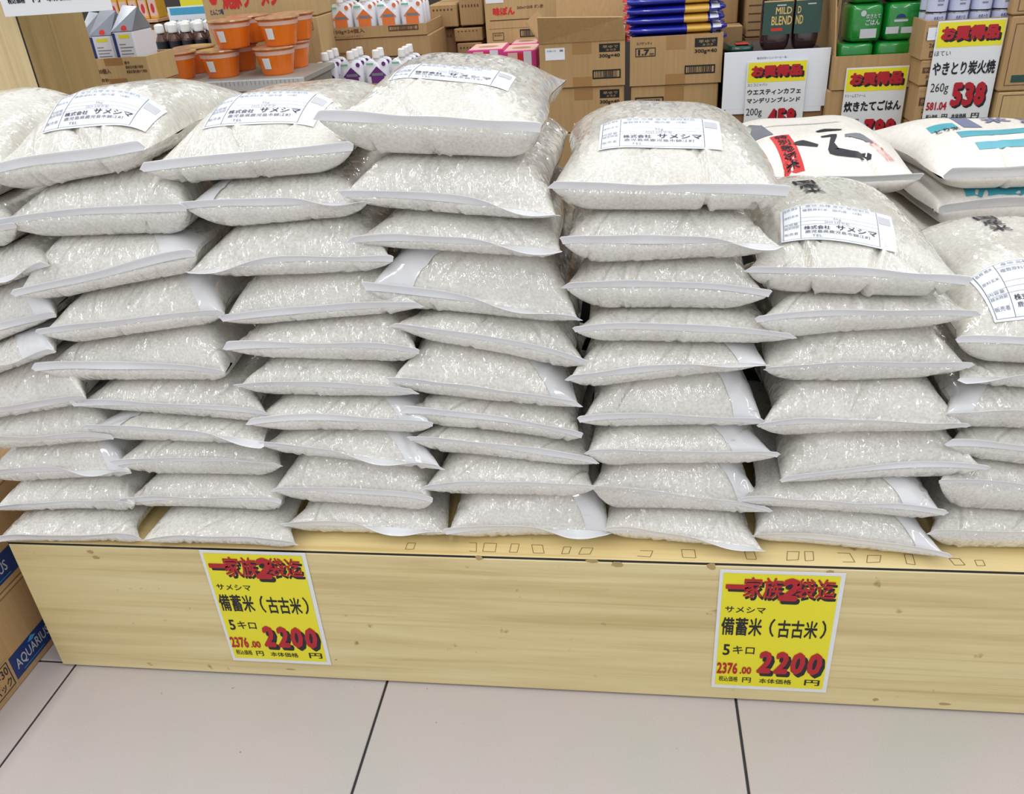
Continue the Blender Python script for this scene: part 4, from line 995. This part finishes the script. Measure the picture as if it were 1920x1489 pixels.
# --- spaghetti cartons
YS = 1.35
def barn(P, a0, b0, a1, b1): return P.barcode(a0, b0, a1, b1, K['black'], n=14)
x0, x1 = at(1012, 120, YS)[0], at(1172, 110, YS)[0]; xA = x0; zt = at(1090, 77, YS)[2]; zm = at(1090, 163, YS)[2]
t, P = carton('open brown pasta carton with raised flaps and a white label, upper left', x0, x1, YS, YS + .36, zm, zt, CARD, open_top=True)
P.rect(.07, .62, .30, .88, K['white'], h=.001, name='white_label'); P.text('お届け先', .09, .80, .2, .84, K['grey'], h=.0016); P.rect(.24, .80, .28, .84, K['grey'], h=.0016, name='label_mark')
def pasta_print(P, right=True):
    P.rect(.70, .74, .94, .92, K['black'], name='black_panel'); P.text('早ゆで', .74, .82, .92, .88, CARD, .01, h=.0012); P.text('3分', .78, .76, .9, .81, CARD, 0, h=.0012)
    P.text('300g×40', .70, .60, .94, .70, K['black'], .03)
pasta_print(P); barn(P, .62, .16, .95, .36)
org = np.array(t.location)
def flap(t, pts, m=CARD): # thin card flap with thickness
    org = np.array(t.location); v = [np.array(p) - org for p in pts]; n = np.cross(v[1] - v[0], v[3] - v[0]); n = n / np.linalg.norm(n) * .004
    v2 = v + [p + n for p in v]; return link('flap', pymesh('flap', v2, [(3, 2, 1, 0), (4, 5, 6, 7), (0, 1, 5, 4), (1, 2, 6, 5), (2, 3, 7, 6), (3, 0, 4, 7)]), m, t)
zf = at(1090, 43, YS)[2]
flap(t, [(x0, YS + .001, zt), (x1, YS + .001, zt), (x1 - .006, YS - .02, zt + .055), (x0 + .002, YS - .035, zt + .066)])
flap(t, [(x0 + .02, YS + .355, zt), (x1 + .02, YS + .355, zt), (x1 + .02, YS + .40, zt + .13), (x0 + .02, YS + .40, zt + .13)])
flap(t, [(x0 + .001, YS + .01, zt), (x0 + .001, YS + .35, zt), (x0 - .035, YS + .34, zt + .05), (x0 - .035, YS + .02, zt + .05)])
for k, (c_, a_) in enumerate((('redlab', .25), ('green', .5), ('pouch', .72), ('redlab', .88))):
    w_ = .07; p = thing('pasta_packet', ['red', 'green', 'white', 'bright red'][k] + ' film packet in the open pasta carton', 'food packet', (x0 + a_ * (x1 - x0) - .01, YS + .2, zm + .008), 'mixed packets in the pasta carton')
    link('packet', superpack('packet', .058, .25, zt - zm + .022, 3, 3.2, 20), K[c_], p)
x0b, x1b = x0 + .006, x1 - .002; zn = at(1090, 250, YS)[2]
t, P = carton('brown pasta carton marked 300g, second in the left pile', x0b, x1b, YS + .006, YS + .36, zn, zm - .001, CARD); pasta_print(P); barn(P, .62, .2, .95, .38)
t, P = carton('brown pasta carton, bottom of the left pile', x0b, x1b, YS + .004, YS + .36, BZ, zn - .001, CARD)
x0, x1 = at(1181, 110, YS)[0], at(1354, 110, YS)[0]; zt = at(1270, 66, YS)[2]; zm = at(1270, 158, YS)[2]
t, P = carton('open brown pasta carton marked 1.7, under the blue pasta packets', x0, x1, YS, YS + .34, zm, zt, CARD, open_top=True)
pasta_print(P); barn(P, .60, .2, .93, .38); P.text('スパゲッティ', .07, .84, .24, .90, K['black'], .01); P.frame(.06, .60, .28, .78, .0022, K['black']); P.text('1.7', .09, .63, .21, .75, K['black'], .05); P.text('mm', .215, .63, .26, .67, K['black'], .02)
t, P = carton('brown pasta carton with barcode at its upper left, second in the right pile', x0 + .003, x1 - .005, YS + .005, YS + .34, zm - .145, zm - .001, CARD); barn(P, .05, .52, .38, .80)
t, P = carton('brown pasta carton, bottom of the right pile', x0 + .003, x1 - .005, YS + .004, YS + .34, BZ, zm - .146, CARD)
# blue and yellow pasta packets stacked flat
seg = []
def pasta_mesh(wd=.255, d=.075, h=.021):
    me = superpack('wrapper', wd, d, h, 5, 2.6, 28)
    me.materials.append(K['blue']); me.materials.append(K['pasta']); me.materials.append(K['pouch'])
    for p in me.polygons:
        x = p.center[0] / wd
        p.material_index = 1 if .10 < x < .32 else (2 if x > .36 and x < .44 and p.center[2] > h * .55 else 0)
    return me
def fine_slab(wd, d, h):
    v, f = [], []; n, k_ = 49, 12
    for i in range(n):
        x = -.5 + i / (n - 1); s_ = max(.12, (1 - abs(2 * x) ** 7)) ** .5
        for k in range(k_):
            a_ = math.tau * k / k_; v.append((x * wd, math.cos(a_) * d / 2 * s_, h / 2 + math.sin(a_) * h / 2 * s_))
    for i in range(n - 1):
        for k in range(k_): f.append((i * k_ + k, (i + 1) * k_ + k, (i + 1) * k_ + (k + 1) % k_, i * k_ + (k + 1) % k_))
    f.append(tuple(range(k_))); f.append(tuple((n - 1) * k_ + k for k in range(k_))[::-1])
    me = pymesh('wrapper', v, f, True)
    for q in ('blue', 'pasta', 'pouch', 'redlab'): me.materials.append(K[q])
    for p in me.polygons:
        x = p.center[0] / wd; me_i = 0
        if .10 < x < .33: me_i = 1
        elif .36 < x < .44 and p.center[1] < -.1 * d and p.center[2] > h * .5: me_i = 2
        elif x < -.46: me_i = 3 if p.center[2] > h / 2 else 2
        p.material_index = me_i
    return me
slab = fine_slab(.26, .085, .0225)
OR7 = ['lowest', 'second from below', 'third from below', 'fourth from below', 'fifth from below', 'sixth from below', 'seventh from below', 'eighth from below']
for r_ in range(3):
    for k in range(7 - r_ // 2):
        o = bpy.data.objects.new('pasta_packet', slab); COL.objects.link(o)
        o.location = (.5 * (x0 + x1) + rr.uniform(-.008, .008), YS + .052 + r_ * .092, zt - .022 + k * .0228); o.rotation_euler = (0, 0, rr.uniform(-.02, .02))
        tag(o, 'blue and yellow pasta packet, %s, %s column' % (OR7[k], ['front', 'middle', 'rear'][r_]), 'food packet', 'blue and yellow pasta packets')
bx('inner_pad', CARD, t, x0 + .01, x1 - .01, YS + .02, YS + .3, zm + .001, zm + .0015, 0)
pad = thing('card_insert', 'brown card insert carrying the blue pasta packets inside their carton', 'card insert', (.5 * (x0 + x1), YS + .15, zm + .006)); bx('insert_block', CARD_D, pad, x0 + .012, x1 - .012, YS + .012, YS + .3, zm + .006, zt - .0235)

# --- behind and right: brown cartons, coffee, white panel
(t, P), (a0, a1, b0, b1) = pcarton('tall brown carton between the pasta packets and the coffee', 1352, -80, 1386, 45, 1.78, .3, CARD, tape=False); stand_to(t, a0, a1, 1.78, 2.08, b0)
P.frame(.3, .42, .95, .62, .002, K['cardprint'])
(t, P), (a0, a1, b0, b1) = pcarton('low brown carton left of the coffee bags', 1358, 48, 1392, 82, 1.70, .07, CARD, tape=False); stand_to(t, a0, a1, 1.70, 1.77, b0)
(t, P), (a0, a1, b0, b1) = pcarton('brown carton with dark print left of the coffee bags', 1402, -60, 1432, 70, 1.72, .3, CARD, tape=False); stand_to(t, a0, a1, 1.72, 2.0, b0)
for k in range(5): P.rect(.1, .1 + k * .12, .9, .12 + k * .12, K['cardprint'], name='text_line')
YW = 1.33
x0, x1, z0, z1 = span(1356, 95, 1552, 200, YW); z1 = at(1455, 94, YW)[2]; z0 = at(1455, 202, YW)[2]
t, P = carton('brown carton behind the white board, below the coffee bags', x0 + .004, x1 - .002, YW + .004, YW + .3, BZ, z0 + .02, CARD_D)
t2, P2 = carton('dark open tray holding the coffee bags behind the white board', x0 + .004, x1 - .004, YW + .006, YW + .3, z0 + .021, z1 - .01, mat('coffee_tray', srgb(60, 46, 44), .6), tape=False, joint=False)
wp = thing('white_board', 'blank white board standing before the coffee bags', 'board', ((x0 + x1) / 2, YW, z0)); bx('board_sheet', K['white'], wp, x0, x1, YW - .002, YW + .002, z0, z1, .0005)
P = Plane((x0, YW - .002, z0), (1, 0, 0), (0, 0, 1), x1 - x0, z1 - z0, wp); P.text('毎日がおいしいコーヒーを。', .31, .86, .60, .90, K['black'])
bx('board_foot', K['white'], wp, x0 + .01, x1 - .01, YW - .002, YW + .0, z0 - .012, z0, 0)
cz0 = z1 - .0095
cb = superpack('bag_body', .085, .06, .155, 4, 4.5, 24); Ycf = YW + .07
for i, (px0, px1) in enumerate(((1428, 1484), (1487, 1538))):
    for lay in range(2):
        a, b = at(px0, 60, Ycf - .03), at(px1, 60, Ycf - .03); w_ = b[0] - a[0]; xm = (a[0] + b[0]) / 2; zb = cz0 + lay * .1385; yy = Ycf + lay * .004
        p = thing('coffee_bag', 'dark coffee bag with green label, %s, %s layer' % (['left', 'right'][i], ['lower', 'upper'][lay]), 'coffee bag', (xm, yy, zb), 'coffee bags')
        link('bag_body', superpack('bag_body', w_, .06, .138, 5, 5, 24), K['brown'], p)
        Q = Plane((xm - w_ / 2, yy - .0305, zb), (1, 0, 0), (0, 0, 1), w_, .138, p)
        Q.rect(.02, .30, .98, .86, K['forest'], name='green_label'); Q.rect(.02, .85, .98, .87, K['gold'], h=.0008, name='gold_line'); Q.rect(.45, .78, .75, .80, K['ltgrey'], h=.0008, name='small_print')
        if i == 0: Q.text('MILD', .42, .64, .95, .76, K['gold'], .02, h=.001); Q.text('BLEND', .30, .46, .98, .61, K['gold'], .02, h=.001); Q.rect(.30, .36, .68, .41, K['redlab'], h=.001, name='red_bar')
        else: Q.text('D', .10, .64, .22, .76, K['gold'], .02, h=.001); Q.text('ND', .06, .46, .32, .61, K['gold'], .02, h=.001)
p = thing('coffee_packet', 'flat dark green coffee packet lying behind the top left of the white board', 'coffee bag', (x0 + .045, YW + .1, cz0)); link('packet_body', superpack('packet_body', .075, .13, .02, 5, 3, 24), K['forest'], p)
T = Plane((x0 + .012, YW + .04, cz0 + .0205), (1, 0, 0), (0, 1, 0), .06, .1, p); T.rect(.35, .1, .9, .5, K['redlab'], name='red_print')

def tall_card(label, px, py_top, Y, W, H, head, lines, lean=0, cut=None):
    """white price card with yellow header; px,py_top: its top left corner"""
    q = at(px, py_top, Y); x, z = q[0], q[2] - H
    c = thing('price_card', label, 'price sign', (x, Y, z)); bx('laminated_sheet', K['laminate'], c, x, x + W, Y, Y + .0012, z, z + H, .0003)
    P = Plane((x, Y, z), (1, 0, 0), (0, 0, 1), W, H, c)
    P.rect(.02, .76, .985, .985, K['yellow'], name='yellow_header')
    P.text('お買得品', .11, .80, .96, .935, K['black'], .09, .0006, 'drop_shadow'); P.text('お買得品', .07, .82, .92, .955, K['red'], .07, .0012, 'headline')
    for s_, a0, b0, a1, b1, m_, bd in lines:
        if m_ == 'price':
            n_ = len(s_); 
            for i, d in enumerate(s_):
                st = (a1 - a0) / n_; A, B = a0 + i * st, a0 + (i + 1) * st - .01
                P.text(d, A + .03, b0 - .02, B + .03, b1 - .02, K['black'], .07, .0007, 'drop_shadow'); P.text(d, A, b0, B, b1, K['red'], .06, .0012, 'price_digits')
        else: P.text(s_, a0, b0, a1, b1, K[m_], bd)
    bx('card_clip', K['railgrey'], c, x + W * .45, x + W * .55, Y + .0013, Y + .006, z + H * .9, z + H * .96, 0)
    return c
WA = .152
tall_card('white coffee price card with yellow header, on the white board', 1402, 116, YW - .009, .148, .212, '', [('ユニコジャパン', .02, .715, .36, .75, 'black', 0), ('ウエスティンカフェ', .03, .615, .93, .68, 'black', .03), ('マンデリンブレンド', .03, .52, .93, .58, 'black', .03), ('200g', .03, .35, .30, .46, 'black', 0), ('458', .40, .24, .88, .45, 'price', 0)])

# --- rice meal packs in green film
YG = 1.30
x0, x1, z0, z1 = span(1562, 105, 1716, 165, YG); z1 = at(1640, 103, YG)[2]; z0 = at(1640, 166, YG)[2]
t, P = carton('open brown carton full of green rice meal packs', x0, x1, YG, YG + .32, z0, z1, CARD, tape=False, open_top=True)
flap(t, [(x0 + .001, YG + .01, z1), (x0 + .001, YG + .31, z1), (x0 - .012, YG + .30, z1 + .16), (x0 - .012, YG + .02, z1 + .16)])
S = Plane((x0 - .014, YG + .30, z1), (0, -1, 0), (0, 0, 1), .28, .16, t)
t, P = carton('brown carton under the green packs carton, left part seen', x0 - .006, x1 - .01, YG + .004, YG + .32, z0 - .14, z0 - .001, CARD, tape=False)
t, P = carton('brown carton at the bottom of the green packs pile', x0 - .004, x1 - .008, YG + .004, YG + .32, BZ, z0 - .141, CARD, tape=False)
gz = z0 + .008
for lay in range(4):
    for i in range(2):
        hh = [.046, .052, .088, .088][lay]
        zb = gz + sum([.046, .052, .088, .088][:lay]); pa, pb2 = ((1590, 1656), (1657, 1732))[i] if lay >= 1 else ((1584, 1650), (1652, 1715))[i]
        Y_ = YG + .012 + lay * .004; a, b = at(pa, 60, Y_)[0], at(pb2, 60, Y_)[0]
        if lay < 2: a, b = (x0 + .008, (x0 + x1) / 2) if i == 0 else ((x0 + x1) / 2 + .001, x1 - .008)
        w_ = b - a; xm = (a + b) / 2
        p = thing('rice_meal_pack', 'glossy green rice meal pack, %s column, %s' % (['left', 'right'][i], ['lowest layer', 'second layer', 'third layer', 'top layer'][lay]), 'food pack', (xm, Y_ + .06, zb), 'green rice meal packs')
        link('pack_body', superpack('pack_body', w_ * 1.02, .12, hh, 9, 7, 32), K['green'], p)
        if lay >= 2:
            Q = Plane((xm - w_ / 2, Y_ - .0006, zb), (1, 0, 0), (0, 0, 1), w_, hh, p)
            if i == 0: Q.rect(.34, .12, .80, .36, K['ltgrey'], name='white_patch'); Q.text('炊きたて', .46, .62, .86, .74, K['ltgrey'], .02, h=.0008); Q.text('ごはん', .46, .45, .86, .60, K['ltgrey'], .03, h=.0008); Q.poly([(.38 + .08 * math.cos(k), .76 + .08 * math.sin(k)) for k in [q * math.tau / 12 for q in range(12)]], K['ltgrey'], name='round_print')
            else: Q.rect(.04, .2, .36, .38, K['ltgrey'], name='white_patch'); Q.rect(.42, .2, .72, .36, K['ltgrey'], name='white_patch'); Q.rect(.22, .5, .56, .56, K['ltgrey'], name='white_patch'); Q.poly([(.38 + .12 * math.cos(k), .6 + .1 * math.sin(k)) for k in [q * math.pi / 8 for q in range(9)]], K['navy'], name='arc_print')
tall_card('white rice meal price card with yellow header, under the green packs', 1588, 128, YG - .004, .148, .235, '', [('ドリームズファーム', .03, .70, .36, .735, 'black', 0), ('炊きたてごはん', .03, .55, .96, .66, 'black', .04), ('180g×6個', .02, .38, .30, .48, 'black', 0), ('798', .40, .26, .92, .47, 'price', 0)])

(t, P), (a0, a1, b0, b1) = pcarton('tall brown carton with green marks on its side, left of the green packs', 1542, -60, 1576, 110, 1.62, .3, CARD, tape=False); stand_to(t, a0, a1, 1.62, 1.92, b0)
P.rect(.3, .35, .8, .45, K['forest']); P.rect(.3, .12, .8, .24, K['forest']); P.rect(.3, .58, .8, .66, K['forest'])

# --- yakitori can cartons
YY = 1.22
zs = [at(1790, p, YY)[2] for p in (37, 110, 160, 232)]
x0, x1 = at(1724, 120, YY)[0], at(1876, 110, YY)[0]
for k in range(3):
    t, P = carton('brown can carton behind the tall price card, ' + ['top one, open', 'middle one', 'lowest one'][k], x0 + .004 * k, x1 - .002 * k, YY, YY + .26, zs[k + 1] + .001, zs[k], CARD, tape=False, open_top=(k == 0), group='can cartons')
    P.rect(.03, .50, .30, .72, K['cardprint'], name='brown_band'); P.text('やきとり', .05, .54, .27, .68, CARD, .02, h=.0012); P.text('260g×24', .08, .28, .34, .42, K['cardprint'], .02); P.frame(.82, .45, .96, .75, .002, K['cardprint']); P.barcode(.1, .05, .45, .22, K['cardprint'])
    P.rect(.02, .88, .98, .885, K['cardprint'], name='crease_line')
stand = carton('plain brown carton under the can cartons', x0 + .01, x1 - .01, YY + .004, YY + .26, BZ, zs[3], CARD, tape=False)
flap(bpy.data.objects['cardboard_carton.%03d' % 0] if False else stand[0], [(x0 + .012, YY + .003, BZ + .001), (x1 - .012, YY + .003, BZ + .001), (x1 - .012, YY + .002, BZ + .03), (x0 + .012, YY + .002, BZ + .03)])
cr_ = .0225; canb = lathe('can_body', [(cr_, .002), (cr_, .052)], 24); rim = lathe('rim', [(cr_ * 1.02, .051), (cr_ * 1.03, .0535), (cr_ * .93, .0538), (cr_ * .92, .052)], 24)
zc0 = zs[0] - .038
cpr = None
for k in range(4):
    for r_ in range(2):
        for lay in range(2):
            x = x0 + .028 + k * .0485; y = YY + .032 + r_ * .048; z = zc0 + lay * .054
            lab = 'pale lavender food can, %s, %s row, %s layer' % (N4[k], ['front', 'rear'][r_], ['lower', 'upper'][lay])
            if cpr is None:
                cpr = thing('food_can', lab, 'can', (x, y, z), 'pale lavender cans'); link('can_body', canb, K['lav'], cpr); link('rim', rim, K['steel'], cpr)
                Q = Plane((x - cr_, y - cr_ - .0004, z), (1, 0, 0), (0, 0, 1), 2 * cr_, .054, cpr)
                Q.text('やきとり', .28, .66, .72, .86, K['navy'], .02); Q.text('炭火焼', .34, .42, .66, .54, K['purple'], .01); Q.rect(.36, .28, .64, .34, K['grey'], name='text_line')
            else:
                o = cpr.copy(); COL.objects.link(o); o.location = (x, y, z); o['label'] = lab
                for ch in cpr.children: c_ = ch.copy(); COL.objects.link(c_); c_.parent = o
ins = thing('card_insert', 'brown card insert under the pale cans', 'card insert', ((x0 + x1) / 2, YY + .1, zs[1] + .007)); bx('insert_block', CARD_D, ins, x0 + .008, x1 - .008, YY + .008, YY + .24, zs[1] + .007, zc0 - .0005)
tall_card('tall white price card reading 538 with yellow header, on the can cartons', 1760, 40, YY - .006, .150, .24, '', [('ほてい', .02, .685, .26, .73, 'black', 0), ('やきとり炭火焼', .03, .50, .96, .63, 'black', .03), ('260g', .05, .32, .32, .43, 'black', 0), ('538', .38, .20, .90, .43, 'price', 0), ('581.04', .03, .17, .34, .25, 'red', .04), ('税込価格', .05, .08, .23, .13, 'black', .02), ('円', .29, .08, .38, .13, 'black', .02), ('本体価格', .44, .08, .67, .13, 'black', .02), ('円', .74, .08, .86, .13, 'black', .02)])
for px, py, lab in ((1738, 76, 'small white tag on the left of the can cartons'), (1812, 222, 'small white tag below the tall price card')):
    q = at(px, py, YY - .003); c = thing('shelf_tag', lab, 'tag', (q[0], YY - .003, q[2])); bx('tag_card', K['white'], c, q[0], q[0] + .042, YY - .003, YY - .0012, q[2], q[2] + .027, .0003)
    Q = Plane((q[0], YY - .003, q[2]), (1, 0, 0), (0, 0, 1), .042, .027, c); Q.rect(.4, .55, .85, .6, K['grey'], name='text_line'); Q.rect(.4, .35, .7, .4, K['grey'], name='text_line')
# --- cartons at the far right edge
YE = 1.2
x0 = at(1882, 100, YE)[0]
ze = [at(1900, p, YE)[2] for p in (-60, 30, 172, 232)]
for k, lab in enumerate(('brown carton at the top right corner with a white tag', 'brown carton with green mark at the right edge, middle', 'pale brown carton at the right edge, lowest')):
    t, P = carton(lab, x0 + .004 * k, x0 + .34, YE, YE + .3, ze[k + 1] + .001, ze[k], CARD if k < 2 else CARD_L, tape=False)
    P.frame(.03, .08, .6, .9, .0015, K['cardprint'])
    if k == 1: P.rect(.07, .12, .3, .22, K['forest']); P.rect(.10, .72, .24, 1.1, K['white'], h=.001, name='white_label')
carton('plain brown carton at the bottom of the right edge pile', x0 + .012, x0 + .34, YE + .004, YE + .3, BZ, ze[3], CARD_L, tape=False)
